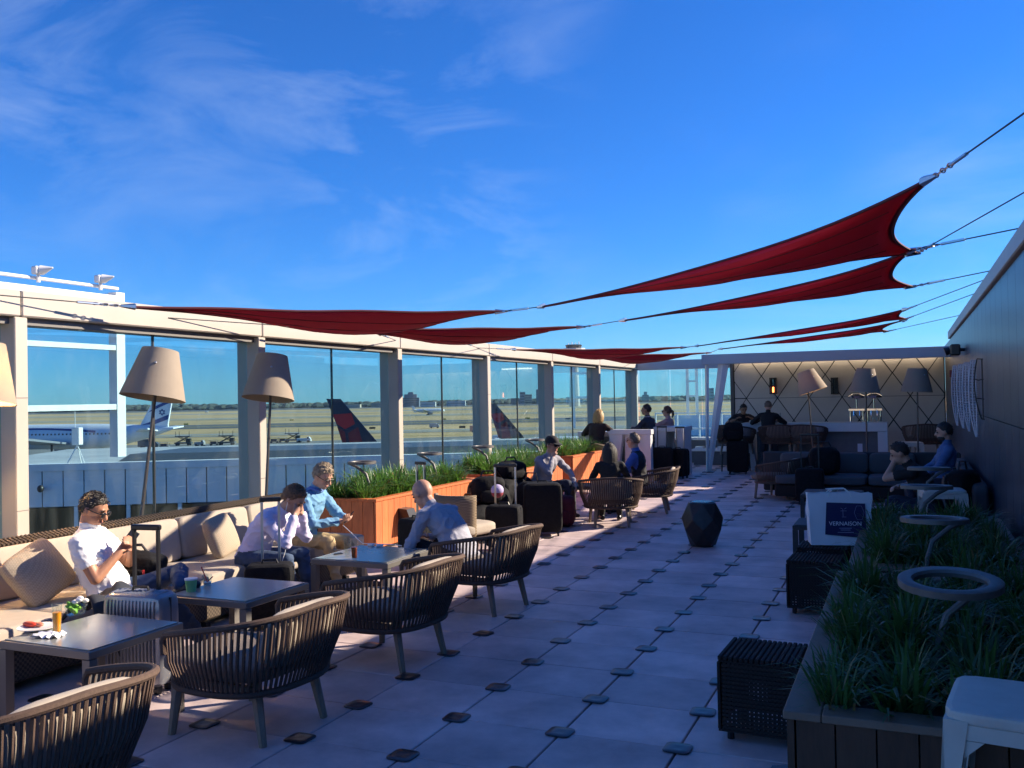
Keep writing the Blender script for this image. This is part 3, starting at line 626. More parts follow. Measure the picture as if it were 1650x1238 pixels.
# ---------------------------------------------------------------- ramp vehicles
def vehicle(px,py,kind,col,label,grp='ground service vehicles on the apron',rz=None):
    p=atz(px,py,ZG+.1); m=mat('veh_%s'%label[:18].replace(' ','_'),col,.4); a=YAW+(rz if rz is not None else 0); v=thing('service_'+kind,label,kind,(p.x,p.y,ZG+.06),a,grp)
    def pt(mb,nm,mm): mb.build(nm,mm,v)
    if kind in('truck','van','pickup','tug'):
        Lh=dict(truck=3.6,van=2.6,pickup=2.6,tug=1.7)[kind]; hh_=dict(truck=2.6,van=2.0,pickup=1.1,tug=1.0)[kind]
        pt(MB().box((-Lh,-1,.5),(Lh*.45,1,.5+hh_),bev=.1),'body',m); pt(MB().loft([[Vector(c) for c in ((Lh*.46,-1,.5),(Lh,-1,.5),(Lh,1,.5),(Lh*.46,1,.5))],[Vector(c) for c in ((Lh*.46,-1,1.3),(Lh,-1,1.25),(Lh,1,1.25),(Lh*.46,1,1.3))],[Vector(c) for c in ((Lh*.46,-.9,2.1),(Lh*.75,-.9,2.1),(Lh*.75,.9,2.1),(Lh*.46,.9,2.1))]]),'cab',m)
        pt(MB().box((Lh*.52,-1.01,1.4),(Lh*.72,1.01,1.95)),'cab_window',M['dglass'])
        for x in (-Lh*.6,Lh*.65):
            for s_ in (-1,1): pt(MB().tube([(x,s_*.8,.45),(x,s_*1.05,.45)],.45,12),'wheel',M['dark'])
    elif kind=='cart':
        pt(MB().box((-1.6,-.8,.5),(1.6,.8,.7)),'deck',m)
        for x in (-1.5,1.5):
            for s_ in (-.75,.75): pt(MB().tube([(x,s_,.7),(x,s_,1.9)],.05,5),'post',M['dark'])
        pt(MB().box((-1.65,-.85,1.9),(1.65,.85,1.98)),'roof',m)
        for x in (-1.1,1.1):
            for s_ in (-1,1): pt(MB().tube([(x,s_*.6,.25),(x,s_*.8,.25)],.25,10),'wheel',M['dark'])
        pt(MB().box((-1.2,-.6,.71),(1.0,.6,1.5)),'baggage',mat('bags_mix',(.08,.07,.08),.8,var=.5,scale=2))
    elif kind=='loader':
        pt(MB().box((-3,-1.2,.7),(3,1.2,1.2)),'chassis',m); pt(MB().box((-2.8,-1.1,3.2),(2.6,1.1,3.5)),'platform',m)
        for x in (-2.2,2):
            for s_ in (-1,1): pt(MB().tube([(x,s_,1.2),(-x*.8,s_,3.2)],.12,5),'scissor_arm',M['dark']); pt(MB().tube([(x,s_*.9,.45),(x,s_*1.2,.45)],.45,10),'wheel',M['dark'])
        for x in (-2.5,-1.2,2.4): pt(MB().tube([(x,-1,3.5),(x,-1,5.2)],.08,5),'mast',M['dark'])
        pt(MB().box((1.2,-1.1,1.2),(2.8,.2,2.6)),'operator_cab',M['dglass'])
vs_=[(240,722,'truck',(.07,.08,.09),'dark ramp truck parked beside the white airliner tail'),(265,722,'cart',(.25,.25,.26),'grey baggage cart next to the dark ramp truck'),(296,718,'loader',(.06,.07,.08),'dark cargo loader with masts near the taxiway edge'),(322,719,'tug',(.3,.3,.3),'pale baggage tug behind the cargo loader'),(345,718,'cart',(.08,.09,.1),'dark baggage cart between tug and tall loader'),(366,717,'loader',(.1,.11,.11),'tall cargo loader close to the column'),(442,714,'cart',(.1,.1,.11),'dark baggage cart near the white pickup'),(456,713,'cart',(.35,.35,.36),'pale baggage cart in the row by the pickup'),(472,713,'loader',(.12,.12,.13),'cargo loader standing over the white pickup'),(490,713,'pickup',(.6,.6,.58),'white pickup truck parked at the end of the cart row'),(700,690,'van',(.3,.32,.35),'tiny grey van far out on the taxiway'),(770,697,'truck',(.55,.3,.22),'red and white catering truck by the column'),(812,716,'truck',(.7,.72,.72),'white box truck with a round emblem by the second navy tail'),(333,665,'van',(.7,.7,.7),'tiny white van far beyond on the runway')]
for a in vs_: vehicle(*a)
p=atz(812,716,ZG+.1); em=MB().tube([(0,0,0),(0,-.02,0)],.65,18).build('round_emblem',M['elblue']); v=[o for o in bpy.data.objects if o.name.startswith('service_truck') and 'round emblem' in o['label']][0]; em.parent=v; em.location=(-1.6,-1.02,2.0)
# ---------------------------------------------------------------- neighbouring concourse
cA=atd(-140,748,29); cB=atd(640,742,31); dC=(cB-cA); dC.z=0; Lc=dC.length; dC.normalize(); nC=Vector((-dC.y,dC.x,0))
zt=(cA.z+cB.z)/2; con=thing('concourse_building','low pale concourse with ribbed wall panels and dark windows beyond the glass','building',(cA.x,cA.y,ZG),math.atan2(dC.y,dC.x))
def cb(nm,m,x0,x1,y0,y1,z0,z1,**k): return MB().box((x0,y0,z0-ZG),(x1,y1,z1-ZG)).build(nm,m,con,**k)
cb('roof_slab',M['roofd'],0,Lc+12,.4,14,zt-.6,zt-.12); cb('parapet',M['roofb'],0,Lc+12,0,.38,zt-.2,zt+.03)
x=0.
while x<Lc+12: cb('wall_panel',M['roofb'],x+.02,min(x+.62,Lc+12),.03,.25,zt-1.35,zt-.205); x+=.64
x=0.
while x<Lc+12: cb('window',M['dglass'],x+.06,x+1.5,.12,.22,zt-4.2,zt-1.4); cb('mullion',M['roofb'],x-.06,x+.055,.04,.3,zt-4.2,zt-1.36); x+=1.62
cb('lower_wall',M['roofb'],0,Lc+12,.02,.3,ZG,zt-4.25); cb('core',M['roofd'],.1,Lc+11.9,.45,13.5,ZG,zt-.65)
def onc(px,py,off=0):  # point on concourse facade
    p=atplane(px,py,cA,nC); return p
# roof plant: upstand, antenna box on tripod
u0=(atplane(170,740,cA,nC)-cA).dot(dC)
MB().loft([[Vector((u0+a,b,zt-.11-ZG)) for a,b in ((0,.6),(Lc+11-u0,.6),(Lc+11-u0,5),(1.2,5))],[Vector((u0+.5+a,b,zt+.24-ZG)) for a,b in ((0,1),(Lc+10.2-u0,1),(Lc+10.2-u0,4.6),(.9,4.6))]]).build('roof_upstand',mat('upstand',(.09,.11,.13),.5),con)
p=atplane(125,738,cA+nC*2,nC); ab=thing('antenna_box','pale equipment box on a tripod on the concourse roof','antenna',(p.x,p.y,zt-.12))
part(ab,MB().box((p.x-.17,p.y-.1,zt+.55),(p.x+.17,p.y+.1,zt+1.15),bev=.02),'cabinet',M['white']); part(ab,MB().tube([(p.x-.1,p.y,zt+1.15),(p.x-.1,p.y,zt+1.7)],.012,5),'whip_antenna',M['white'])
for k in range(3): t=2*PI*k/3; part(ab,MB().tube([(p.x,p.y,zt+.55),(p.x+.35*math.cos(t),p.y+.35*math.sin(t),zt-.12)],.02,5),'leg',M['white'])
p=onc(69,787)+nC*-.2; cc=thing('wall_camera','round security camera on the concourse wall panel','camera',tuple(p)); part(cc,MB().tube([p+nC*.22,p],.03,6),'arm',M['dark']); part(cc,MB().ell(p,(.1,.1,.12)),'dome',M['dark'],True)
# white gantry on the concourse roof
def gantry(px,base,top,bars,dist,wpx,leftpx,label,lamps=()):
    g0=atd(px,base,dist); zt_=atd(px,top,dist).z; wd=wpx*dist/FPX; g_=thing('lighting_gantry',label,'gantry',(g0.x,g0.y,g0.z))
    rd=rightd; Lg=(leftpx-px)*dist/FPX; e=g0+rd*Lg
    part(g_,MB().prism([g0+rd*(-wd/2),g0+rd*wd/2,g0+rd*wd/2+cf_h*wd,g0+rd*(-wd/2)+cf_h*wd],(0,0,zt_-g0.z)),'post',M['white'])
    if leftpx>px: pass
    part(g_,MB().prism([e+rd*(-wd/2),e+rd*wd/2,e+rd*wd/2+cf_h*wd,e+rd*(-wd/2)+cf_h*wd],(0,0,zt_-g0.z)),'post',M['white'])
    sg=1 if Lg>0 else -1
    for y_,h_ in bars:
        z=atd(px,y_,dist).z; hz=h_*dist/FPX
        a=g0+rd*(sg*wd/2); b=e-rd*(sg*wd/2); a.z=b.z=z
        part(g_,MB().prism([a,b,b+cf_h*wd*.6,a+cf_h*wd*.6],(0,0,-hz)),'crossbar',M['white'])
    for x_ in lamps:
        c=g0+rd*((x_-px)*dist/FPX); c.z=zt_+.12; part(g_,MB().tube([c-UP*.12,c+UP*.12],.04,6),'lamp_stem',M['white']); part(g_,MB().tube([c+UP*.15-rd*.22,c+UP*.28+rd*.05,c+UP*.36+rd*.42],[.15,.19,.05],10),'floodlight',M['white'],True)
    return g_,zt_
cf_h=Vector((cf[0],cf[1],0)).normalized()
def gantry_y(px,base,top,bars,dist,wd,run,label,lamps):
    g0=atd(px,base,dist); zt_=atplane(px,top,g0,Vector((1,0,0))).z; g_=thing('lighting_gantry',label,'gantry',tuple(g0))
    part(g_,MB().box((g0.x-wd,g0.y-wd/2,g0.z),(g0.x,g0.y+wd/2,zt_)),'post',M['white']); part(g_,MB().box((g0.x-wd,g0.y-run-wd/2,g0.z),(g0.x,g0.y-run+wd/2,zt_)),'post',M['white'])
    part(g_,MB().box((g0.x-wd*2.2,g0.y-wd*.4,zt_-1.2),(g0.x-wd-.01,g0.y+wd*.4,zt_-.02)),'end_bracket',M['white'])
    for y_,h_ in bars:
        z=atplane(px,y_,g0,Vector((1,0,0))).z; hz=h_*dist/FPX; part(g_,MB().box((g0.x-wd*.8,g0.y-run+wd/2+.01,z-hz),(g0.x+(.03 if h_>20 else -.02),g0.y-wd/2-.01,z)),'crossbar',M['white'])
    part(g_,MB().tube([(g0.x-.1,g0.y-run,zt_+.12),(g0.x-.1,g0.y,zt_+.12)],.05,6),'conduit',M['white'])
    for x_ in lamps:
        c=atplane(x_,top,g0,Vector((1,0,0))); c.z=zt_+.15; part(g_,MB().tube([c-UP*.15,c+UP*.2],.05,6),'lamp_stem',M['white']); part(g_,MB().box(c+Vector((-.1,-.16,.06)),c+Vector((.1,-.02,.28)),bev=.03),'ballast',M['white']); part(g_,MB().tube([c+UP*.12,c+UP*.18+rightd*.1,c+UP*.24+rightd*.4],[.08,.14,.02],10),'floodlight',M['white'],True)
gantry_y(197,736,472,((478,23),(557,8),(651,9)),27.5,.32,14,'white steel gantry with floodlights behind the beige beam',(62,162))
gantry(925,690,585,((600,4),(639,4)),40,5,955,'slim white ladder frame behind the far columns'); gantry(1109,672,590,((613,3),(637,3)),42,4,1124,'slim white ladder frame beyond the far glass screen')
# neighbouring roof deck with rail beyond the far glass
dk=thing('roof_deck','sunlit pale roof deck with white guard rail beyond the far glass','roof deck',(-4.8,25,0))
part(dk,MB().box((-9,23.8,-.3),(3,40,.05)),'deck',mat('deck_pale',(.4,.4,.4),.7,var=.1,scale=1))
for k in range(9): x=-8+k*.75; part(dk,MB().tube([(x,31,.05),(x,31,1.15)],.03,6),'post',M['white'])
for z in (.6,1.12): part(dk,MB().tube([(-8,31,z),(-2,31,z)],.028,6),'rail',M['white'])
part(dk,MB().box((-9,38,.05),(3,38.2,.9)),'parapet',M['roofb'])
# ================================================================ ROPE CHAIRS (front = local +x)
def plan(t,wx,wy,p=2.6):
    c,s_=math.cos(t),math.sin(t); r_=(abs(c)**p+abs(s_)**p)**(-1/p); return c*r_*wx,s_*r_*wy
def make_chair(label):
    ch=thing('rope_chair',label,'chair',group='rope tub chairs')
    a0,a1=R(62),R(298); nt_=62
    def top(t):
        u=abs((t-PI)/(PI-a0)); x,y=plan(t,.41,.43); z=.665-.12*u**1.5; return Vector((x-.02,y,z))
    def bot(t):
        x,y=plan(t,.335,.35); return Vector((x+.02,y,.265))
    ts=[a0+(a1-a0)*k/(nt_-1) for k in range(nt_)]
    rail=[top(t) for t in ts]; rail=[rail[0]+Vector((.015,0,-.10))]+[rail[0]+Vector((.02,0,-.03))]+rail+[rail[-1]+Vector((.02,0,-.03))]+[rail[-1]+Vector((.015,0,-.10))]
    MB().tube(rail,.0165,8).build('top_rail',M['rope'],ch,True); MB().tube([bot(t) for t in np.linspace(R(40),R(320),40)],.018,8).build('bottom_rail',M['rope'],ch,True)
    rp=MB()
    for k,t in enumerate(ts):
        a=top(t); b=bot(t); m_=(a+b)/2; o=Vector((b.x-.02,b.y,0)).normalized()*.02; n_=Vector((math.cos(t),math.sin(t),0)); sd_=Vector((-n_.y,n_.x,0))
        rp.tube([a,m_+o,b],[.0088]*3,5,flat=.6,side=tuple(sd_))
    rp.build('rope_weave',M['rope'],ch,kind='stuff')
    for sx,sy,ex in ((-.19,.20,-.255),(-.19,-.20,-.255),(.26,.25,.285),(.26,-.25,.285)):
        MB().tube([(sx,sy,.30),(ex,sy*1.12,0)],[.030,.02],6).build('leg',M['wood'],ch)
    f=MB()
    for sy in (-.235,.235): f.box((-.2,sy-.02,.245),(.31,sy+.02,.29),bev=.006)
    f.box((.27,-.212,.245),(.31,.212,.288),bev=.006); f.build('seat_frame',M['wood'],ch)
    MB().cushion((-.28,-.30,.29),(.40,.30,.41),8,5,.25).build('seat_cushion',M['seatg'],ch,True)
    MB().cushion((-.36,-.28,.37),(-.27,.28,.665),8,4,.35,rot=Matrix.Rotation(R(-12),3,'Y')).build('back_cushion',M['cush'],ch,True)
    return ch
chair=make_chair('brown rope chair at the table with the orange juice'); chair.location=(-3.20,2.52,0); chair.rotation_euler.z=R(172); chair.scale=(1.06,1.06,1.03)
CHL=[((-3.26,3.99),176,'brown rope chair between the juice table and the green cup table'),((-3.22,5.33),174,'brown rope chair with beige cushion beside the green cup table'),((-3.27,6.9),170,'brown rope chair the bald man sits in'),((-3.70,11.85),110,'brown rope chair the dark haired woman sits in'),((-3.55,13.35),190,'brown rope chair the man in the dark vest sits in'),((-2.0,15.75),160,'dark rope chair standing in the shade before the bar'),((-6.0,17.7),80,'brown rope chair the blonde woman sits in by the white counter')]
for (x,y),a,l in CHL:
    c=copyto(chair,(x,y,0),R(a),l)
    c.scale=(1,1,1.25) if 'blonde' in l else ((1.06,1.06,1.03) if y<8 else (1,1,1))
# bar chairs along the counter
for k,(px,l) in enumerate(((1300,'dark rope bar chair in front of the bar middle'),(1255,'dark rope bar chair beside the standing man'),(1185,'dark rope bar chair at the slanted bar end'),(1490,'dark rope bar chair in the corner by the panelled wall'))):
    p=aty(px,700,YB-.25); st=copyto(chair,(p.x,YB-.3,.38),R(90+(-8,12,-20,5)[k]),l,'rope bar chairs at the bar'); st.scale=(1,1,1)
    for s_ in st.children:
        if s_.name.startswith('leg'): s_.scale=(1,1,1); 
    lg=MB()
    for sx in (-.22,.24):
        for sy in (-.2,.2): MB().tube([(sx,sy,.02),(sx*1.05,sy*1.1,-.38)],[.02,.015],6).build('long_leg',M['dark'],st)
    MB().tube([(.25,-.2,-.2),(.25,.2,-.2)],.012,6).build('foot_bar',M['dark'],st)
# ================================================================ LONG SOFA
SY0,SY1=1.6,7.75
sofa=thing('long_sofa','long outdoor sofa with beige cushions and woven back along the glass','sofa',(-5.35,4.6,0))
part(sofa,MB().box((-5.82,SY0,.06),(-4.97,SY1,.26),bev=.02),'base',M['weave'])
bk=MB().loft([[Vector((-5.92,SY0,.06)),Vector((-5.83,SY0,.06)),Vector((-5.80,SY0,.78)),Vector((-5.90,SY0,.78))],[Vector((-5.92,SY1,.06)),Vector((-5.83,SY1,.06)),Vector((-5.80,SY1,.78)),Vector((-5.90,SY1,.78))]])
part(sofa,bk,'woven_back',M['weave'])
tw_=MB()
yy=SY0
while yy<SY1: tw_.tube([(-5.915,yy,.77),(-5.85,yy+.012,.805),(-5.785,yy+.03,.77)],.011,5); yy+=.034
part(sofa,tw_,'woven_edge',M['weave'],kind='stuff')
for k in range(8): part(sofa,MB().box((-5.0 if k%2 else -5.85,SY0+.1+(k//2)*1.9,0),((-5.0 if k%2 else -5.85)+.05,SY0+.15+(k//2)*1.9,.06)),'foot',M['dark'])
n=7; sl=(SY1-SY0)/n
for k in range(n):
    a=SY0+k*sl+.006; b=a+sl-.012
    part(sofa,MB().cushion((-5.72,a,.262),(-4.93,b,.425),12,12,.07),'seat_cushion',M['cush'],True)
    part(sofa,MB().cushion((-5.80,a,.41),(-5.63,b,.77),12,10,.16,rot=Matrix.Rotation(R(-9),3,'Y')),'back_cushion',M['cush'],True)
# pillows
def pillow(c,rx,ry,rz,s_,label):
    rot=(Matrix.Rotation(R(rz),3,'Z')@Matrix.Rotation(R(ry),3,'Y')@Matrix.Rotation(R(rx),3,'X'))
    o=MB().cushion((-.055*1.6,-s_,-s_),(.055*1.6,s_,s_),12,6,.72,rot=rot).build('throw_pillow',M['pillow'],None,True,loc=c,label=label,cat='pillow',group='woven throw pillows on the sofa')
pp_=atx(62,915,-5.36); pillow((-5.36,pp_.y,.62),28,-24,-14,.19,'beige woven pillow tilted on its corner beside the man in sunglasses')
pillow((-5.42,6.22,.60),8,-20,8,.175,'beige woven pillow behind the man in the lilac shirt')
pillow((-5.45,2.6,.6),0,-16,0,.22,'beige woven pillow at the sofa end past the tilted one')
# ================================================================ TABLES
def make_table(label,x0,y0,s_=.64,hgt=.5,tm=None,tt=None):
    tm=tm or M['table']; tt=tt or M['ttop']
    t=thing('side_table',label,'table',(x0,y0,0),0,'square grey metal tables'); h=s_/2
    MB().box((-h,-h,hgt-.045),(h,h,hgt-.004),bev=.004).build('frame',tm,t); MB().box((-h+.02,-h+.02,hgt-.0035),(h-.02,h-.02,hgt+.002)).build('table_top',tt,t)
    for sx in (-1,1):
        for sy in (-1,1): MB().box((sx*h-(.05 if sx>0 else 0),sy*h-(.05 if sy>0 else 0),0),(sx*h+(0 if sx>0 else .05),sy*h+(0 if sy>0 else .05),hgt-.047)).build('leg',tm,t)
    return t
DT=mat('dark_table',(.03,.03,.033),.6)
make_table('grey metal table with orange juice and a plate',-4.11,3.70,.65); make_table('grey metal table with a green cup',-4.10,4.87,.65); make_table('grey metal table with a glass of beer',-3.98,6.33,.70)
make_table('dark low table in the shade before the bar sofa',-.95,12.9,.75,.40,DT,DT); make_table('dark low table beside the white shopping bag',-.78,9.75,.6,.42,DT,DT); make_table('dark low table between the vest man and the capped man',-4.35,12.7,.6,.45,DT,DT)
# ================================================================ PLANTERS
def clump(n,hgt,seed,m):
    r_=random.Random(seed); b=MB()
    for k in range(n):
        a=r_.uniform(0,2*PI); L_=hgt*r_.uniform(.65,1.25); out=r_.uniform(.15,.95); w_=r_.uniform(.0045,.0075); bx,by=r_.gauss(0,.03),r_.gauss(0,.03)
        pts=[]
        for q in range(5):
            t=q/4; rr=out*L_*t*(.55+.45*t); z=L_*(t-.55*out*t*t*t); pts.append(Vector((bx+rr*math.cos(a),by+rr*math.sin(a),z)))
        sd_=Vector((-math.sin(a),math.cos(a),0)); vs=[]
        for q,p in enumerate(pts): ww=w_*(1,1.15,1,.7,.1)[q]; vs+= [p-sd_*ww,p+sd_*ww+Vector((0,0,.001))]
        b.cur=1 if r_.random()<.07 else 0; b.add(vs,[(2*q,2*q+1,2*q+3,2*q+2) for q in range(4)])
    return b.mesh('grass_clump',[m,mat('dry_blade',(.26,.20,.08),.6,var=.3)])
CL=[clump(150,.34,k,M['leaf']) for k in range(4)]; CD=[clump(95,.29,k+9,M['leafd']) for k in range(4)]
def planter(label,x0,x1,y0,y1,hgt,board,glabel,meshes,sx=.2,sy=.2,capw=.10):
    p=thing('wood_planter',label,'planter',((x0+x1)/2,(y0+y1)/2,0),0,'wooden planter boxes'); cx_,cy_=(x0+x1)/2,(y0+y1)/2
    bw_=.135
    def run(a,b,f):
        n=max(1,round((b-a)/bw_)); w_=(b-a)/n
        for k in range(n): f(a+k*w_+.003,a+(k+1)*w_-.003)
    run(y0,y1,lambda a,b:part(p,MB().box((x1-.025,a,.04),(x1+rnd(-.001,.001),b,hgt-.032)),'board',board))
    run(y0,y1,lambda a,b:part(p,MB().box((x0,a,.04),(x0+.025,b,hgt-.032)),'board',board))
    run(x0+.03,x1-.03,lambda a,b:part(p,MB().box((a,y0,.04),(b,y0+.025,hgt-.032)),'board',board))
    run(x0+.03,x1-.03,lambda a,b:part(p,MB().box((a,y1-.025,.04),(b,y1,hgt-.032)),'board',board))
    part(p,MB().box((x0+.03,y0+.03,.0),(x1-.03,y1-.03,hgt-.08)),'soil',M['soil'])
    for a,b in (((x0-.012,y0-.012),(x0+capw,y1+.012)),((x1-capw,y0-.012),(x1+.012,y1+.012)),((x0+capw+.002,y0-.012),(x1-capw-.002,y0+capw)),((x0+capw+.002,y1-capw),(x1-capw-.002,y1+.012))):
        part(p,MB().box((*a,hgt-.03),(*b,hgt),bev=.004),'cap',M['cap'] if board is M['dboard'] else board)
    y=y0+capw+.06
    while y<y1-capw-.03:
        x=x0+capw+.06
        while x<x1-capw-.02:
            o=link('grass_clump',random.choice(meshes),None,(x+rnd(-.05,.05),y+rnd(-.05,.05),hgt-.09),rnd(0,6.28),glabel,'grass','grass clumps in the planter'+glabel.split('planter',1)[1]); s_=rnd(.8,1.25); o.scale=(s_,s_,s_*rnd(.85,1.15)); x+=sx
        y+=sy
    return p
XP=-5.62
planter('orange wood planter behind the bald man with bright grass',-6.42,XP,9.02,11.86,.60,M['orange'],'bright green grass clump in the planter behind the bald man',CL,.19,.19)
planter('orange wood planter behind the pile of black bags',-6.42,XP,12.42,15.2,.60,M['orange'],'bright green grass clump in the planter behind the black bags',CL,.21,.21)
planter('orange wood planter in front of the white counters',-6.42,XP,15.75,18.0,.66,M['orange'],'bright green grass clump in the planter by the white counters',CL,.22,.22)
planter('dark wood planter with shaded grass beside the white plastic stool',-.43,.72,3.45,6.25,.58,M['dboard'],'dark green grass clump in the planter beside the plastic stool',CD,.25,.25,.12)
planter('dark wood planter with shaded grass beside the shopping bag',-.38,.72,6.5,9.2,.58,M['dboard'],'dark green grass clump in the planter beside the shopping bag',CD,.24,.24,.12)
# ring lights on curved stems
def ringlight(c,label,az,r_=.17,zb=.5,tilt=0):
    c=Vector(c); t=thing('ring_light',label,'garden light',(c.x,c.y,zb),0,'ring shaped lights on curved stems')
    n=32; rings=[]; Rt=Matrix.Rotation(tilt,3,'X')
    prof=[(r_,0),(r_,.028),(r_*.94,.034),(r_*.74,.03),(r_*.70,.018),(r_*.72,0)]
    b=MB(); vs=[]; fs=[]
    for j in range(n):
        a=2*PI*j/n
        for rr,z in prof: vs.append(c+Rt@Vector((rr*math.cos(a),rr*math.sin(a),z)))
    k=len(prof)
    for j in range(n):
        for i in range(k): fs.append((j*k+i,((j+1)%n)*k+i,((j+1)%n)*k+(i+1)%k,j*k+(i+1)%k))
    b.add(vs,fs); part(t,b,'ring',M['ring'],True)
    e=c+Vector((r_*.9*math.cos(az),r_*.9*math.sin(az),.01)); d=Vector((math.cos(az),math.sin(az),0))
    pts=[e,e-d*.10-UP*.05,e-d*.2-UP*.13,e-d*.235-UP*.24,Vector((e.x-d.x*.24,e.y-d.y*.24,zb-.08))]
    part(t,MB().tube(pts,.017,8),'stem',M['ring'],True)
for px,py,l in ((583,747,'ring light on a bent stem in grass behind the blue sweater man'),(692,731,'ring light on a bent stem over the middle of the first planter'),(778,720,'ring light on a bent stem where the two orange planters meet'),(862,712,'ring light on a bent stem in the second planter by the column')):
    p=atx(px,py,-5.95); ringlight((p.x,p.y,.985),l,R(200))
for px,py,z,l in ((1531,945,.90,'large ring light over the grass nearest the plastic stool'),(1506,842,.88,'ring light rising where the two dark planters meet'),(1493,788,.9,'ring light over the planter beside the shopping bag'),(1497,758,.92,'ring light at the far end of the dark planters')):
    p=atz(px,py,z); ringlight(p,l,R(20),.205,.5,R(-3) if py<900 else R(5))
# wedge lights fixed on the planter front
for px,py,l in ((659,832,'small black wedge light on the planter before the bald man'),(764,806,'small black wedge light on the planter behind the bald man')):
    p=atx(px,py,XP+.1); t=thing('wedge_light',l,'light',tuple(p),0,'wedge lights on the planters'); part(t,MB().prism([(XP+.005,p.y-.09,p.z-.1),(XP+.2,p.y-.09,p.z-.1),(XP+.12,p.y-.09,p.z+.09),(XP+.005,p.y-.09,p.z+.1)],(0,.18,0)),'housing',M['blackp']); part(t,MB().box((XP+.03,p.y-.07,p.z-.108),(XP+.17,p.y+.07,p.z-.101)),'lens',M['steel'])
wl=thing('wedge_light','small grey wedge light on the paving behind the lone wicker cube','light',(-.49,3.75,0),0,'wedge lights on the planters'); part(wl,MB().prism([(-.44,3.66,.02),(-.58,3.66,.02),(-.54,3.66,.22),(-.44,3.66,.24)],(0,.18,0)),'housing',mat('wedge_grey',(.07,.075,.085),.4,metal=.3)); part(wl,MB().box((-.56,3.68,.0),(-.45,3.82,.0195)),'lens',M['steel'])
# ================================================================ FLOOR LAMPS
def lamp(cb,ct,foot,rb,rt_,label,lit=0):
    # cb/ct: centre of shade bottom / top, foot: base point
    cb,ct,foot=Vector(cb),Vector(ct),Vector(foot); ax=(ct-cb); hgt=ax.length; ax.normalize(); q=ax.to_track_quat('Z','Y')
    t=thing('floor_lamp',label,'lamp',tuple(foot),0,'giant beige floor lamps')
    n=36; vs=[];fs=[]; pr=[(rb,0),(rt_,hgt),(rt_-.008,hgt-.003),(rb-.008,.003)]
    for j in range(n):
        for rr,z in pr: vs.append(cb+q@Vector((rr*math.cos(2*PI*j/n),rr*math.sin(2*PI*j/n),z)))
    for j in range(n):
        for i in range(4): fs.append((j*4+i,((j+1)%n)*4+i,((j+1)%n)*4+(i+1)%4,j*4+(i+1)%4))
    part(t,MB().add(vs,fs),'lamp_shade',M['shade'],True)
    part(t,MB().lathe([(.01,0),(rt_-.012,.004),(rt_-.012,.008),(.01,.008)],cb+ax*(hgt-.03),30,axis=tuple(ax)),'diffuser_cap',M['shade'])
    part(t,MB().tube([foot+UP*.02,cb+ax*(hgt-.05)],[.017,.013],8),'pole',mat('pole_grey',(.10,.095,.09),.4,metal=.6),True); part(t,MB().lathe([(.2,0),(.2,.015),(.03,.03),(.02,.04)],foot,24),'base_plate',M['dark'],True)
    if lit: part(t,MB().ell(cb+ax*(hgt*.5),(.05,.05,.06)),'added_glow',mat('added_glow_warm%d'%lit,(1,.62,.28),emit=lit))  # glow added inside the shade, imitates sun coming through the fabric
    part(t,MB().ell(cb+ax*(hgt*.72)+Vector((cr0[0]*.05-cf[0]*(rb*.3+rt_*.7),cr0[1]*.05-cf[1]*(rb*.3+rt_*.7),0)),(.012,.012,.012)),'knob',M['steel'])
XLm=-6.05
def shade_px(cx_,tb,bb,x,lean): 
    return atx(cx_[0],bb,x),atx(cx_[1],tb,x)
lb,lt=shade_px((-42,-30),552,648,XLm,0); lamp(lb,lt,(XLm,lb.y-.1,0),.27,.155,'giant floor lamp with added glow imitating a sunlit shade at the sofa end',420)
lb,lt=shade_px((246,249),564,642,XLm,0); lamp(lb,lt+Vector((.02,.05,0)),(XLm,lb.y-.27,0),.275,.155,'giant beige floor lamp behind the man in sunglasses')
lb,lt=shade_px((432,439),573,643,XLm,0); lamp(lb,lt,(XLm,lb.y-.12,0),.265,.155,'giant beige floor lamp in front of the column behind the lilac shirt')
for (bx,by,tx,ty,fx,l) in ((1310,631,1303,601,1313,'floor lamp with a tilted shade and added orange glow inside before the bar'),(1393,632,1395,594,1396,'floor lamp with upright shade before the beer taps'),(1477,632,1478,594,1478,'floor lamp with upright shade nearest the panelled wall')):
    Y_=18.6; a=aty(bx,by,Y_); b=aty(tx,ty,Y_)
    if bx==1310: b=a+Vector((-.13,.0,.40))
    f_=aty(fx,700,Y_); lamp(a,b,(f_.x,Y_,0),.28,.16,l,35 if bx==1310 else 0)
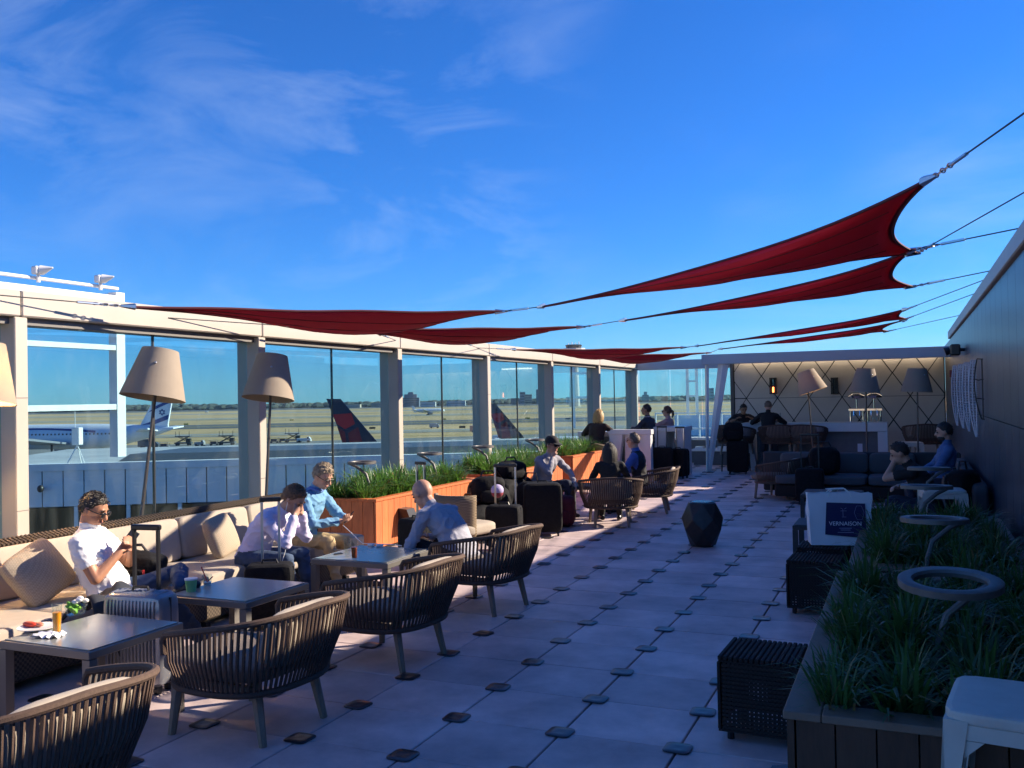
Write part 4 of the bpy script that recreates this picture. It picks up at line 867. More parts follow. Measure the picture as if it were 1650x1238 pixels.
# ================================================================ STOOLS
def dodeca(label,loc,s_):
    V=[Vector((r_*math.cos(R(60*k+o)),r_*math.sin(R(60*k+o)),z)) for r_,z,o in ((.145,0,0),(.232,.19,30),(.236,.31,0),(.17,.49,30)) for k in range(6)]; s_=1
    import bmesh
    bm=bmesh.new(); [bm.verts.new(v) for v in V]; bmesh.ops.convex_hull(bm,input=bm.verts); bmesh.ops.dissolve_limit(bm,angle_limit=.05,verts=bm.verts,edges=bm.edges)
    zmin=min(v.co.z for v in bm.verts)
    for v in bm.verts: v.co=Vector((v.co.x*s_,v.co.y*s_,(v.co.z-zmin)))
    bmesh.ops.bevel(bm,geom=list(bm.edges),offset=.008,segments=1,affect='EDGES')
    me=bpy.data.meshes.new('stool_body'); bm.to_mesh(me); me.materials.append(mat('stool_dark',(.03,.022,.02),.35,var=.3,scale=20)); bm.free()
    t=thing('faceted_stool',label,'stool',loc); link('stool_body',me,t,(0,0,.012),R(14)); MB().lathe([(.12,0),(.12,.012)],(0,0,0),5).build('foot_pad',M['blackp'],t)
    MB().lathe([(.14,-.012),(.14,.004),(.13,.007),(.01,.007)],(0,0,max(v.co.z for v in me.vertices)+.013),6).build('seat_disc',mat('stool_top',(.09,.085,.085),.25,metal=.4),t)
dodeca('dark faceted drum stool alone on the open paving',(-2.19,10.5,0),.150)
def cube(label,x0,y0,s_,hgt,tall=.06):
    t=thing('wicker_cube',label,'stool',(x0+s_/2,y0+s_/2,0),R(-2),'dark wicker cube stools'); h=s_/2
    tp=MB(); n=15
    for k in range(n): a=-h+k*s_/n; tp.box((a+.0015,-h,hgt-.022),(a+s_/n-.0035,h,hgt+rnd(0,.002)),bev=.004)
    tp.build('top_weave',M['wicker'],t,kind='stuff')
    MB().box((-h+.004,-h+.004,hgt-.03),(h-.004,h-.004,hgt-.023)).build('top_board',M['wicker'],t)
    for rz in range(4):
        b=MB(); m_=16
        for k in range(m_): a=-h+.02+k*(s_-.04)/m_; b.box((a,h-.008,tall),(a+(s_-.04)/m_*.72,h-.003,hgt-.031))
        for k in range(m_): z=tall+k*(hgt-.03-tall)/m_; b.box((-h+.02,h-.0025,z),(h-.02,h+.001,z+(hgt-.03-tall)/m_*.70))
        b.box((-h,h-.012,tall),(-h+.02,h+.002,hgt-.031)); b.box((-h+.021,h-.01,tall-.012),(h-.001,h+.002,tall-.001))
        o=b.build('side_weave',M['wicker'],t,kind='stuff'); o.rotation_euler.z=rz*PI/2
    for sx in (-1,1):
        for sy in (-1,1): MB().tube([(sx*(h-.05),sy*(h-.05),0),(sx*(h-.05),sy*(h-.05),tall)],.018,8).build('foot',M['blackp'],t)
cube('dark wicker cube stool standing alone against the dark planter corner',-.90,4.62,.39,.42); cube('dark wicker cube stool beside the two dark planters meeting',-.90,7.45,.40,.42); cube('dark wicker cube stool behind another cube by the shopping bag',-.88,7.98,.40,.44)
def pstool(label,x0,y0,s_,hgt,rz,m):
    t=thing('plastic_stool',label,'stool',(x0,y0,0),rz,'white plastic stools'); h=s_/2
    MB().cushion((-h,-h,hgt-.045),(h,h,hgt),8,8,.05).build('seat',m,t,True)
    for sx in (-1,1):
        for sy in (-1,1): MB().loft([[Vector((sx*(h*1.12+a),sy*(h*1.12+b),0)) for a,b in ((-.03,-.03),(.02,-.03),(.02,.02),(-.03,.02))],[Vector((sx*(h-.035)+a,sy*(h-.035)+b,hgt-.03)) for a,b in ((-.034,-.034),(.034,-.034),(.034,.034),(-.034,.034))]]).build('leg',m,t)
    for k in range(4):
        b=MB(); b.box((-h+.055,h-.02,hgt-.085),(h-.055,h-.004,hgt-.04)); 
        for s2 in (-1,1): b.prism([(s2*(h-.055),h-.02,hgt-.087),(s2*(h-.055),h-.02,hgt-.14),(s2*(h-.11),h-.02,hgt-.087)],(0,.015,0))
        o=b.build('apron_panel',m,t); o.rotation_euler.z=k*PI/2
p=atz(1612,1128,.77); pstool('worn white plastic stool at the board end of the dark planter',.31,3.2,.42,.78,R(-8),M['plastic'])
pstool('grey white plastic stool beyond the dark planters by the wall',.30,10.4,.42,.72,R(6),M['plastic'])
pstool('white plastic stool beside the bar end by the panelled wall',.02,19.3,.42,.75,R(10),M['plastic'])
# ================================================================ WHITE COUNTERS AT THE FAR GLASS
def wcounter(label,x0,x1,y0,y1,hgt):
    t=thing('white_counter',label,'counter',((x0+x1)/2,(y0+y1)/2,0),0,'white counters at the far glass')
    part(t,MB().box((x0,y0,hgt-.1),(x1,y1,hgt),bev=.006),'counter_top',M['barwhite']); part(t,MB().prism([(x0+.02,y0+.02,hgt-.102),(x0+.3,y0+.02,hgt-.102),(x0+.16,y0+.02,0),(x0+.02,y0+.02,0)],(0,y1-y0-.04,0)),'end_leg',M['barwhite']); part(t,MB().box((x1-.16,y0+.02,0),(x1-.02,y1-.02,hgt-.102)),'end_leg',M['barwhite']); part(t,MB().box((x0+.32,y1-.1,.02),(x1-.17,y1-.05,hgt-.11)),'modesty_panel',M['barwhite'])
wcounter('white counter the blonde woman leans on',-6.40,-5.15,18.25,18.9,1.0); wcounter('white counter with the woman in sunglasses behind luggage',-5.02,-4.35,19.2,20.0,1.06); wcounter('white counter with slanted end facing the planter',-5.65,-4.75,18.0,18.22,1.05)
# ================================================================ BAR-SIDE SOFA (L-shaped)
bs_=thing('corner_sofa','dark corner sofa in the shade between bar and panelled wall','sofa',(-.6,15.4,0))
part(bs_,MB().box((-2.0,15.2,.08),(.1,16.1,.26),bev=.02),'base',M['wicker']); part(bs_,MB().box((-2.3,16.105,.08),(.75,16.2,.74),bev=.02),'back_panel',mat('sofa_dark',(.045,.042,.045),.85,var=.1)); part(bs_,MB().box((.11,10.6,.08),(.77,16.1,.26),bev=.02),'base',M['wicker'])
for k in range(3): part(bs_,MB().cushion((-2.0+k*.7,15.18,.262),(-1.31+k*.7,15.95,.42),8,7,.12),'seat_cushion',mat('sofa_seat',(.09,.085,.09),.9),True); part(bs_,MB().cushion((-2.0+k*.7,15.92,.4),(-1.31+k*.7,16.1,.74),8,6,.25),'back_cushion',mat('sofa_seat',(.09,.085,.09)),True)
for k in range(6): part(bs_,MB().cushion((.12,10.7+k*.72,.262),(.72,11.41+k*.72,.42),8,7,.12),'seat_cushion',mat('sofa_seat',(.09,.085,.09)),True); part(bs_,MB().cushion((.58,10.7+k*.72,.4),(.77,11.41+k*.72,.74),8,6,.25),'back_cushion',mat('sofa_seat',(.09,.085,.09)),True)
# ================================================================ PEOPLE
def capsule(b,p,q,r0,r1,n=10):
    p,q=Vector(p),Vector(q); d=q-p; L_=max(d.length,1e-5); d/=L_; pts=[];rr=[]
    for t in (-1,-.8,-.45,0): pts.append(p+d*(t*r0)); rr.append(max(.002,r0*math.sqrt(max(0,1-t*t))))
    for t in (0,.45,.8,1): pts.append(q+d*(t*r1)); rr.append(max(.002,r1*math.sqrt(max(0,1-t*t))))
    b.tube(pts,rr,n)
def ik(a,t,l1,l2,hint):
    a,t=Vector(a),Vector(t); d=t-a; D=d.length; mx_=(l1+l2)*.995
    if D>mx_: t=a+d*(mx_/D); d=t-a; D=mx_
    u=d/D; x=(l1*l1-l2*l2+D*D)/(2*D); hgt=math.sqrt(max(0,l1*l1-x*x)); hp=Vector(hint); hp=hp-u*hp.dot(u); hp=hp.normalized() if hp.length>1e-5 else u.orthogonal().normalized()
    return a+u*x+hp*hgt,t
SKIN={}
def person(label,pel,face,lean=0,side=0,s=.95,head=(0,0),hands=((.3,.2,.1),(.3,-.2,.1)),feet=((.4,.12),(.4,-.12)),elbow=((-.3,1,-.6),(-.3,-1,-.6)),knee=((.6,.1,1),(.6,-.1,1)),
           top='shirt',topm=None,sleeve='long',pantm=None,skinm=None,shoem=None,hairm=None,hair='short',vox=.009,palm=None,curl=.5,belly=.0,extra=None,stand=False,vestm=None,collar=None,footz=None,twist=0,cap=None,glasses=None,round_=1.0):
    F=Vector((math.cos(R(face)),math.sin(R(face)),0)); Lf=Vector((-F.y,F.x,0)); P=Vector(pel)
    W=lambda f,l,u:P+F*f+Lf*l+UP*u
    sp1=(UP*math.cos(R(lean*.75))+F*math.sin(R(lean*.75))+Lf*math.sin(R(side))).normalized(); sp2=(UP*math.cos(R(lean*1.25*round_))+F*math.sin(R(lean*1.25*round_))+Lf*math.sin(R(side))).normalized()
    T1=P+sp1*(.25*s); T2=T1+sp2*(.16*s); Nk=T2+sp2*(.10*s)
    Ft=Matrix.Rotation(R(twist),3,'Z')@F; Lt=Vector((-Ft.y,Ft.x,0))
    prims=[]  # (p,q,r0,r1,tag)
    b=MB()
    def cap_(p,q,r0,r1,tag,n=10): capsule(b,p,q,r0,r1,n); prims.append((Vector(p),Vector(q),r0,r1,tag))
    # torso loft
    prof=[(P-sp1*.085*s,.11,.09,'pant'),(P-sp1*.04*s,.158,.115,'pant'),(P+sp1*.05*s,.162,.118+belly*.5,'top'),(P+sp1*.14*s,.150,.108+belly,'top'),(T1,.158,.112+belly*.7,'top'),(T1+sp2*.09*s,.172,.118,'top'),(T2+sp2*.01*s,.176,.108,'top'),(T2+sp2*.06*s,.135,.082,'top'),(Nk,.066,.062,'skin')]
    rings=[]
    for k,(c,a,d_,tg) in enumerate(prof):
        ax=sp1 if k<4 else sp2; sd_=Lf.lerp(Lt,min(1,k/6)); fr=sd_.cross(ax).normalized()*1; sd_=ax.cross(fr).normalized()
        if fr.dot(F)<0: fr=-fr
        rings.append([c+sd_*(a*s*math.copysign(abs(math.cos(t))**.85,math.cos(t)))+fr*(d_*s*math.copysign(abs(math.sin(t))**.85,math.sin(t))) for t in [2*PI*j/18 for j in range(18)]])
        if k: prims.append((prof[k-1][0],c,(prof[k-1][1]+prof[k-1][2])*.5*s,(a+d_)*.5*s,tg))
    b.loft(rings)
    # head
    hy,hp=head; Fh=Matrix.Rotation(R(hy),3,'Z')@Ft; Lh=Vector((-Fh.y,Fh.x,0)); Fh2=(Fh*math.cos(R(hp))-UP*math.sin(R(hp))); Uh=(UP*math.cos(R(hp))+Fh*math.sin(R(hp)))
    nd=(sp2*.5+Uh*.5).normalized(); hc=Nk+nd*(.085*s)+Uh*(.075*s)+Fh2*(.025*s)
    cap_(Nk-nd*.03*s,hc-Uh*.05*s-Fh2*.015*s,.058*s,.052*s,'skin')
    Rh=Matrix((Fh2,Lh,Uh)).transposed()
    hl=lambda f,l,u:hc+Fh2*(f*s)+Lh*(l*s)+Uh*(u*s)
    b.ell(hl(-.008,0,.022),(.098*s,.078*s,.098*s),Rh,16,12); prims.append((hl(-.02,0,.03),hl(.01,0,.03),.09*s,.09*s,'skin'))
    b.ell(hl(.022,0,-.045),(.07*s,.06*s,.075*s),Rh,14,10); prims.append((hl(.03,0,-.05),hl(.02,0,-.03),.065*s,.065*s,'skin'))
    cap_(hl(.09,0,.018),hl(.112,0,-.022),.010*s,.016*s,'skin',8); cap_(hl(.066,0,-.092),hl(.07,0,-.088),.024*s,.022*s,'skin',8)
    cap_(hl(.078,-.03,.03),hl(.078,.03,.03),.014*s,.014*s,'skin',8); cap_(hl(.085,-.016,-.058),hl(.085,.016,-.058),.012*s,.012*s,'skin',8)
    for s_ in (-1,1): b.ell(hl(-.005,s_*.078,-.005),(.024*s,.012*s,.034*s),Rh,10,8); prims.append((hl(-.005,s_*.078,-.015),hl(-.005,s_*.078,.01),.018*s,.018*s,'skin'))
    # arms
    wr=[]
    for k,s_ in ((0,1),(1,-1)):
        sh=T2+sp2*(.022*s)+Lt*(s_*.172*s); tg=W(*hands[k]); hint=F*elbow[k][0]+Lf*elbow[k][1]+UP*elbow[k][2]
        el,wrp=ik(sh,tg,.285*s,.25*s,hint); c=.006 if sleeve=='long' else 0
        cap_(T2+Lt*(s_*.09*s)+sp2*.02*s,sh,.075*s,.064*s,'top')
        if sleeve=='short':
            m_=sh.lerp(el,.55); cap_(sh,m_,.064*s,.060*s,'top'); cap_(m_,el,.049*s,.042*s,'skin'); cap_(el,wrp,.043*s,.029*s,'skin')
        else: cap_(sh,el,.060*s,.050*s,'top'); cap_(el,el.lerp(wrp,.93),.049*s,.037*s,'top'); cap_(el.lerp(wrp,.9),wrp,.03*s,.028*s,'skin')
        d=(wrp-el).normalized(); pn=None
        if palm and palm[k] is not None: pv=palm[k]; pn=F*pv[0]+Lf*pv[1]+UP*pv[2]
        else: pn=(Lf*(-s_)*.6-UP*.6)
        pn=pn-d*pn.dot(d); pn.normalize(); ac=d.cross(pn)  # across
        if ac.dot(Lf)*s_>0: ac=-ac   # thumb side points inwards
        pc=wrp+d*(.04*s); 
        for q in (-1,-.33,.33,1): cap_(wrp+ac*(q*.018*s),wrp+d*(.082*s)+ac*(q*.030*s),.014*s,.0125*s,'skin',8)
        fl=(.068,.076,.070,.056)
        for q in range(4):
            o=wrp+d*(.085*s)+ac*((.030-.020*q)*s); a1=curl*.9; d1=(d*math.cos(a1)+pn*math.sin(a1)); m_=o+d1*(fl[q]*.55*s); a2=curl*1.9; d2=(d*math.cos(a2)+pn*math.sin(a2)); cap_(o,m_,.0095*s,.009*s,'skin',7); cap_(m_,m_+d2*(fl[q]*.55*s),.009*s,.0075*s,'skin',7)
        o=wrp+d*(.025*s)+ac*(.028*s); d1=(d*.75+ac*.6+pn*.35).normalized(); m_=o+d1*(.045*s); cap_(o,m_,.013*s,.011*s,'skin',7); cap_(m_,m_+(d*.9+ac*.1+pn*.3).normalized()*(.035*s),.0105*s,.008*s,'skin',7)
        wr.append((wrp,el,sh,d,pn,ac))
    # legs
    for k,s_ in ((0,1),(1,-1)):
        hp_=P+Lf*(s_*.085*s)-sp1*.02*s; ft=feet[k]; fz=(footz[k] if footz else .075)
        an=W(ft[0],ft[1],0); an.z=fz; hint=F*knee[k][0]+Lf*knee[k][1]+UP*knee[k][2]
        kn,an=ik(hp_,an,.43*s,.42*s,hint)
        cap_(hp_,kn,.088*s,.064*s,'pant'); cap_(kn,an+UP*.02,.062*s,.045*s,'pant'); cap_(an+UP*.03,an,.034*s,.034*s,'shoe')
        fd=(F*(1 if len(ft)<3 else ft[2])+Lf*(s_*.25 if len(ft)<4 else ft[3])+UP*(0 if len(ft)<5 else ft[4])).normalized(); sl_=an-UP*(.035)
        cap_(sl_-fd*.04*s,sl_+fd*.07*s,.04*s,.042*s,'shoe'); cap_(sl_+fd*.06*s,sl_+fd*.15*s,.041*s,.03*s,'shoe')
    root=thing('person',label,'person',(P.x,P.y,0),0)
    me=b.mesh('tmp',M['dark']); o=link('tmp',me); md=o.modifiers.new('r','REMESH'); md.mode='VOXEL'; md.voxel_size=vox; md.use_smooth_shade=True
    sm=o.modifiers.new('s','SMOOTH'); sm.factor=.5; sm.iterations=3 if vox<.012 else 2
    dg=bpy.context.evaluated_depsgraph_get(); nm=bpy.data.meshes.new_from_object(o.evaluated_get(dg)); bpy.data.objects.remove(o)
    nm.name='body'; nm.materials.clear()
    mats_=[skinm,topm,pantm,shoem or M['blackp'],vestm or topm]
    for m_ in mats_: nm.materials.append(m_)
    nf=len(nm.polygons); ce=np.zeros(nf*3); nm.polygons.foreach_get('center',ce); ce=ce.reshape(-1,3); best=np.full(nf,1e9); idx=np.zeros(nf,int); tid=dict(skin=0,top=1,pant=2,shoe=3)
    for p,q,r0,r1,tg in prims:
        p=np.array(p);q=np.array(q);d=q-p;L2=d@d+1e-12;t=np.clip((ce-p)@d/L2,0,1);ds=np.linalg.norm(ce-(p+t[:,None]*d),axis=1)-(r0+(r1-r0)*t); m_=ds<best; best[m_]=ds[m_]; idx[m_]=tid[tg]
    if vestm:   # sleeveless dark vest over the shirt: torso faces away from the arms, open at front
        c=np.array(T1); lat=np.abs((ce-c)@np.array(Lt)); up_=(ce-c)@np.array(sp2); frn=(ce-c)@np.array(Ft)
        idx[(idx==1)&(lat<.155*s)&(up_<.26*s)&~((lat<.045*s)&(frn>.03))]=4
    # wrinkles: push cloth vertices along their normals with ridged noise, stronger near bends
    nv_=len(nm.vertices); cl=np.zeros(nv_,bool); lv=np.zeros(len(nm.loops),int); nm.loops.foreach_get('vertex_index',lv); ls=np.zeros(nf,int); lt_=np.zeros(nf,int); nm.polygons.foreach_get('loop_start',ls); nm.polygons.foreach_get('loop_total',lt_)
    fm=np.repeat((idx==1)|(idx==2)|(idx==4),lt_); cl[lv[fm]]=True; cl[lv[~fm]]=False
    co=np.zeros(nv_*3); nm.vertices.foreach_get('co',co); co=co.reshape(-1,3); no=np.zeros(nv_*3); nm.vertices.foreach_get('normal',no); no=no.reshape(-1,3); A_=.010 if vox<.0085 else .008
    for i in np.nonzero(cl)[0]:
        v=Vector(co[i]); q=Vector((v.x*7,v.y*7,v.z*11))+Vector((sum(pel)*3,0,0)); wv_=noise.noise_vector(q*.6)*.9; r1_=1-abs(noise.noise(q+wv_)); r2_=1-abs(noise.noise(q*2.1+wv_))
        co[i]+=no[i]*(A_*(r1_**3*1.5+r2_**3*.5-.85))
    nm.vertices.foreach_set('co',co.ravel())
    nm.polygons.foreach_set('material_index',idx.tolist()); nm.polygons.foreach_set('use_smooth',[True]*nf); nm.update()
    bo=link('body',nm); bo.parent=root; bo.matrix_parent_inverse=Matrix.Translation(root.location).inverted()
    # hair
    if hair!='bald':
        hb=MB(); nu,nv=40,26; vs=[];fs=[]
        sdn=random.random()*50
        for i in range(nv+1):
            th=PI*i/nv
            for j in range(nu):
                ph=2*PI*j/nu; d=Vector((math.sin(th)*math.cos(ph),math.sin(th)*math.sin(ph),math.cos(th)))
                # hair where above a hairline that drops towards the back
                HLn={'recede':((1,.85),(.55,.6),(.32,.0),(.02,-.45),(-.3,-.75),(-1,-1.0)),'long':((1,.45),(.5,.25),(.3,-.3),(0,-.75),(-1,-.95))}
                tb=HLn.get('long' if hair in('long','blonde','tail') else hair,((1,.46),(.6,.34),(.36,-.05),(.05,-.45),(-.3,-.78),(-1,-1.0))); line=tb[-1][1]
                for (x1,y1),(x2,y2) in zip(tb[:-1],tb[1:]):
                    if x2<=d.x<=x1+1e-6: line=y2+(y1-y2)*(d.x-x2)/(x1-x2); break
                line+=.05*noise.noise(d*9+Vector((sdn,1,0))); k=max(0,min(1,(d.z-line)/.35)); k=k**.8
                nz=noise.noise(d*5+Vector((sdn,0,0)))*.07+noise.noise(d*13+Vector((0,sdn,0)))*.05
                thick={'short':.07,'recede':.04,'curly':.13,'long':.07,'blonde':.10,'tail':.12,'cap':.1}.get(hair,.1)
                g=.90+k*(.10+thick*.75+nz*(1.3 if hair=='curly' else .8))
                vs.append(hl(-.008+d.x*.098*g,d.y*.079*g,.022+d.z*.099*g))
        for i in range(nv):
            for j in range(nu): fs.append((i*nu+j,(i+1)*nu+j,(i+1)*nu+(j+1)%nu,i*nu+(j+1)%nu))
        hb.add(vs,fs)
        rs=random.Random(int(sdn*100)); cand=[i for i in range(len(vs)) if (Vector(vs[i])-hl(-.008,0,.022)).length>.1*s*.82]
        ctr=hl(-.008,0,.022); tops=[v for v in vs]
        for _ in range(520 if vox<.0085 else 160):
            i=rs.randrange(len(vs)); iv,ju=divmod(i,nu); th=PI*iv/nv; ph=2*PI*ju/nu; d=Vector((math.sin(th)*math.cos(ph),math.sin(th)*math.sin(ph),math.cos(th))); base=Vector(vs[i]); n_=(base-ctr); L_=n_.length
            ref=(Fh2*(d.x*.098)+Lh*(d.y*.079)+Uh*(d.z*.099))*s
            if L_<ref.length*1.0: continue
            n_.normalize(); tg_=(-Uh*.7-Fh2*.5+Lh*rs.uniform(-.5,.5)+Fh2*rs.uniform(-.4,.5)); tg_=(tg_-n_*tg_.dot(n_)).normalized(); ln=rs.uniform(.015,.035)*s*(1.3 if hair=='curly' else 1)
            hb.tube([base-n_*.004,base+tg_*(ln*.5)+n_*(.007*s),base+tg_*ln+n_*(.004*s)],[.0032*s,.0026*s,.0006],3,cap=False)
        if hair in('long','blonde'):
            for q in range(15):
                a=(q-7)/7*1.55; x0=-.02-.075*math.cos(a); y0=.082*math.sin(a); dn=.26 if hair=='long' else .17
                pts=[hl(x0*.7,y0*.8,.075),hl(x0*1.08,y0*1.12,.01),hl(x0*1.12,y0*1.2,-.06),hl(x0*1.1-.01,y0*1.18,-.14),hl(x0*1.0-.02,y0*1.05,-dn-.02*math.sin(q*2.3))]; hb.tube(pts,[.016*s,.026*s,.026*s,.022*s,.006*s],7)
        if hair=='tail': hb.tube([hl(-.09,0,.04),hl(-.14,0,.0),hl(-.15,0,-.08),hl(-.12,0,-.15)],[.022*s,.035*s,.03*s,.008*s],8)
        ho=hb.build('hair',hairm,None,True); ho.parent=root; ho.matrix_parent_inverse=Matrix.Translation(root.location).inverted()
    # eyes, brows, mouth
    for s_ in (-1,1):
        part(root,MB().ell(hl(.083,s_*.032,.008),(.010*s,.015*s,.008*s),Rh,8,6),'eye',mat('eye_dark',(.03,.02,.015),.2)); part(root,MB().tube([hl(.092,s_*.015,.034),hl(.094,s_*.032,.038),hl(.082,s_*.05,.032)],.0045*s,5),'eyebrow',hairm or mat('brow',(.08,.05,.03),.8))
    part(root,MB().ell(hl(.093,0,-.058),(.007*s,.022*s,.0055*s),Rh,8,6),'mouth',mat('lips',(.30,.10,.08),.5))
    if glasses:
        g=MB()
        for s_ in (-1,1):
            if glasses=='sun': g.ell(hl(.102,s_*.036,.006),(.006*s,.031*s,.024*s),Rh,12,8)
            else: g.tube([hl(.103,s_*.034+.024*math.cos(t),.004+.018*math.sin(t)) for t in np.linspace(0,2*PI,13)],.003*s,5)
            g.tube([hl(.098,s_*.064,.012),hl(.05,s_*.086,.014),hl(-.01,s_*.088,.012)],.0035*s,5)
        g.tube([hl(.104,-.012,.012),hl(.108,0,.014),hl(.104,.012,.012)],.003*s,5); part(root,g,'sunglasses' if glasses=='sun' else 'glasses',M['blackp'],True)
    if cap:
        g=MB(); rings=[]
        for z,rr in ((.035,1.13),(.07,1.12),(.10,.98),(.125,.7),(.138,.2)): rings.append([hl(-.008+.1*rr*math.cos(t),.081*rr*math.sin(t),z) for t in [2*PI*j/24 for j in range(24)]])
        g.loft(rings); part(root,g,'cap_crown',cap,True)
        g=MB(); o1=[];o2=[]
        for j in range(9): t=-1.1+2.2*j/8; o1.append(hl(.095*math.cos(t)*1.08,.081*math.sin(t)*1.08,.045)); o2.append(hl(.02+.16*math.cos(t)**.8*1.0,.085*math.sin(t),.03))
        vs=o1+o2; vs+= [v-Uh*.006 for v in vs]; fs=[(k,k+1,10+k,9+k) for k in range(8)]+[(18+k+1,18+k,27+k,28+k) for k in range(8)]; g.add(vs,fs); part(root,g,'cap_peak',cap)
    if collar:
        g=MB(); g.tube([Nk+Lt*(.07*s*math.cos(t))+Ft*(.066*s*math.sin(t)+.01*s)+sp2*((.012-.03*max(0,math.sin(t)))*s) for t in np.linspace(0,2*PI,19)],.017*s,7); part(root,g,'collar',collar,True)
    return dict(root=root,wr=wr,hl=hl,Nk=Nk,F=F,L=Lf,P=P,W=W,s=s)
def fab(name,col,**k): return mat('cloth_'+name,col,.85,var=k.get('var',.12),scale=k.get('scale',9),bump=k.get('bump',.55),bscale=k.get('bscale',14))
S1=mat('skin_tan',(.46,.215,.125),.5,var=.08,scale=12); S2=mat('skin_light',(.52,.28,.19),.5,var=.08,scale=12); S3=mat('skin_olive',(.32,.17,.10),.5,var=.08,scale=12)
HB=mat('hair_dark',(.022,.016,.012),.55,var=.4,scale=40,bump=.6,bscale=90); HG=mat('hair_greying',(.17,.12,.085),.6,var=.6,scale=50,bump=.6,bscale=90); HBr=mat('hair_ginger_brown',(.21,.10,.045),.6,var=.5,scale=45,bump=.7,bscale=80); HS=mat('hair_sandy_grey',(.30,.22,.14),.6,var=.5,scale=45,bump=.7,bscale=80); HBl=mat('hair_blonde',(.45,.27,.09),.5,var=.4,scale=45,bump=.6,bscale=80)
jeans=fab('jeans',(.045,.075,.14)); djeans=fab('dark_jeans',(.02,.028,.05)); khaki=fab('khaki',(.46,.33,.17)); blackc=fab('black',(.012,.012,.014)); white=fab('white_tee',(.78,.77,.78),var=.04); lilac=fab('lilac_shirt',(.68,.62,.80),var=.05); sky_=fab('blue_sweater',(.15,.33,.52)); greyk=fab('grey_knit',(.36,.36,.42),bscale=30); hoodie=fab('grey_hoodie',(.30,.29,.33)); bluesh=fab('blue_shirt',(.06,.12,.38)); pinkc=fab('pink',(.55,.30,.27)); brownc=fab('brown_top',(.035,.02,.016)); navyc=fab('navy_hood',(.03,.035,.05)); rsh=fab('polo_dark',(.03,.02,.022)); vestc=fab('vest',(.016,.016,.02)); dblue=fab('denim_shirt',(.07,.13,.28))
shoe_b=mat('brown_shoe',(.05,.03,.02),.4)
# 1 white T-shirt man on the sofa
p=atz(182,955,.45)
m1=person('man in white T-shirt and sunglasses lounging on the sofa with phone',(p.x,p.y,.44),22,lean=-38,s=.95,head=(-4,26),hands=((.10,.05,.31),(.08,-.05,.30)),feet=((.50,-.10,.9,-.2,.4),(.64,-.03)),footz=(.50,.09),knee=((.2,1,.25),(.6,-.2,1)),elbow=((-.1,.8,-.8),(-.25,-.6,-1)),topm=white,sleeve='short',pantm=jeans,skinm=S1,hairm=HB,hair='short',vox=.0068,belly=.03,curl=.55,palm=((-.3,-.7,.2),(-.2,.9,.3)),glasses='sun',round_=.35)
# 2 lilac shirt, head in hands
m2=person('man in lilac shirt bent forward with his head in his hands',(-5.02,6.12,.46),8,lean=36,s=.93,head=(2,40),hands=((.435,.065,.35),(.435,-.065,.345)),feet=((.44,.16),(.44,-.12)),elbow=((.35,.3,-1),(.35,-.3,-1)),topm=lilac,pantm=jeans,skinm=S2,hairm=HBr,hair='curly',vox=.0072,curl=.25,palm=((-1,-.3,.1),(-1,.3,.1)))
# 3 blue sweater
m3=person('man in blue sweater and khaki trousers looking at his phone',(-5.22,7.08,.46),4,lean=18,s=.95,head=(-10,30),hands=((.43,.05,.19),(.42,-.05,.17)),feet=((.60,.10),(.50,-.22)),elbow=((-.2,1,-.8),(-.2,-1,-.8)),topm=sky_,pantm=khaki,skinm=S2,shoem=shoe_b,hairm=HS,hair='curly',vox=.0072,curl=.5,palm=((0,-.5,.8),(0,.5,.8)),collar=fab('blue_collar',(.12,.22,.5)),glasses='eye')
# 4 bald man
m4=person('bald man in grey sweater hunched over his phone',(-3.44,6.86,.42),166,lean=40,s=1.0,head=(0,30),hands=((.46,.07,.13),(.45,-.08,.12)),feet=((.42,.14),(.36,-.16)),elbow=((-.2,1,-.8),(-.2,-1,-.8)),topm=greyk,pantm=blackc,skinm=S2,hair='bald',vox=.0068,curl=.7,palm=((0,-.4,.9),(0,.4,.9)),collar=lilac)
# 5 capped man
m5=person('man in dark cap and grey hooded top resting chin on hand',(-4.95,12.45,.44),-28,lean=24,s=.99,head=(8,8),hands=((.46,.26,.04),(.33,-.05,.43)),feet=((.42,.18),(.45,-.15)),elbow=((0,1,-.5),(.3,-.6,-1)),topm=hoodie,pantm=djeans,skinm=S2,hairm=HB,hair='short',cap=mat('cap_cloth',(.012,.012,.016),.8),vox=.012,glasses='sun')
# 6 woman with dark hair from behind
m6=person('woman with long dark hair seated with her back turned',(-3.72,11.92,.42),108,lean=8,s=.87,head=(6,8),hands=((.34,.14,.12),(.34,-.14,.12)),topm=blackc,pantm=blackc,skinm=S3,hairm=HB,hair='long',vox=.013)
# 7 man with glasses, vest
m7=person('man in glasses with blue shirt and dark vest in a rope chair',(-3.66,13.2,.43),180,lean=7,s=.96,head=(-8,2),hands=((.36,.10,.15),(.36,-.10,.13)),topm=bluesh,vestm=vestc,pantm=djeans,skinm=S2,hairm=HG,hair='recede',vox=.012,glasses='eye')
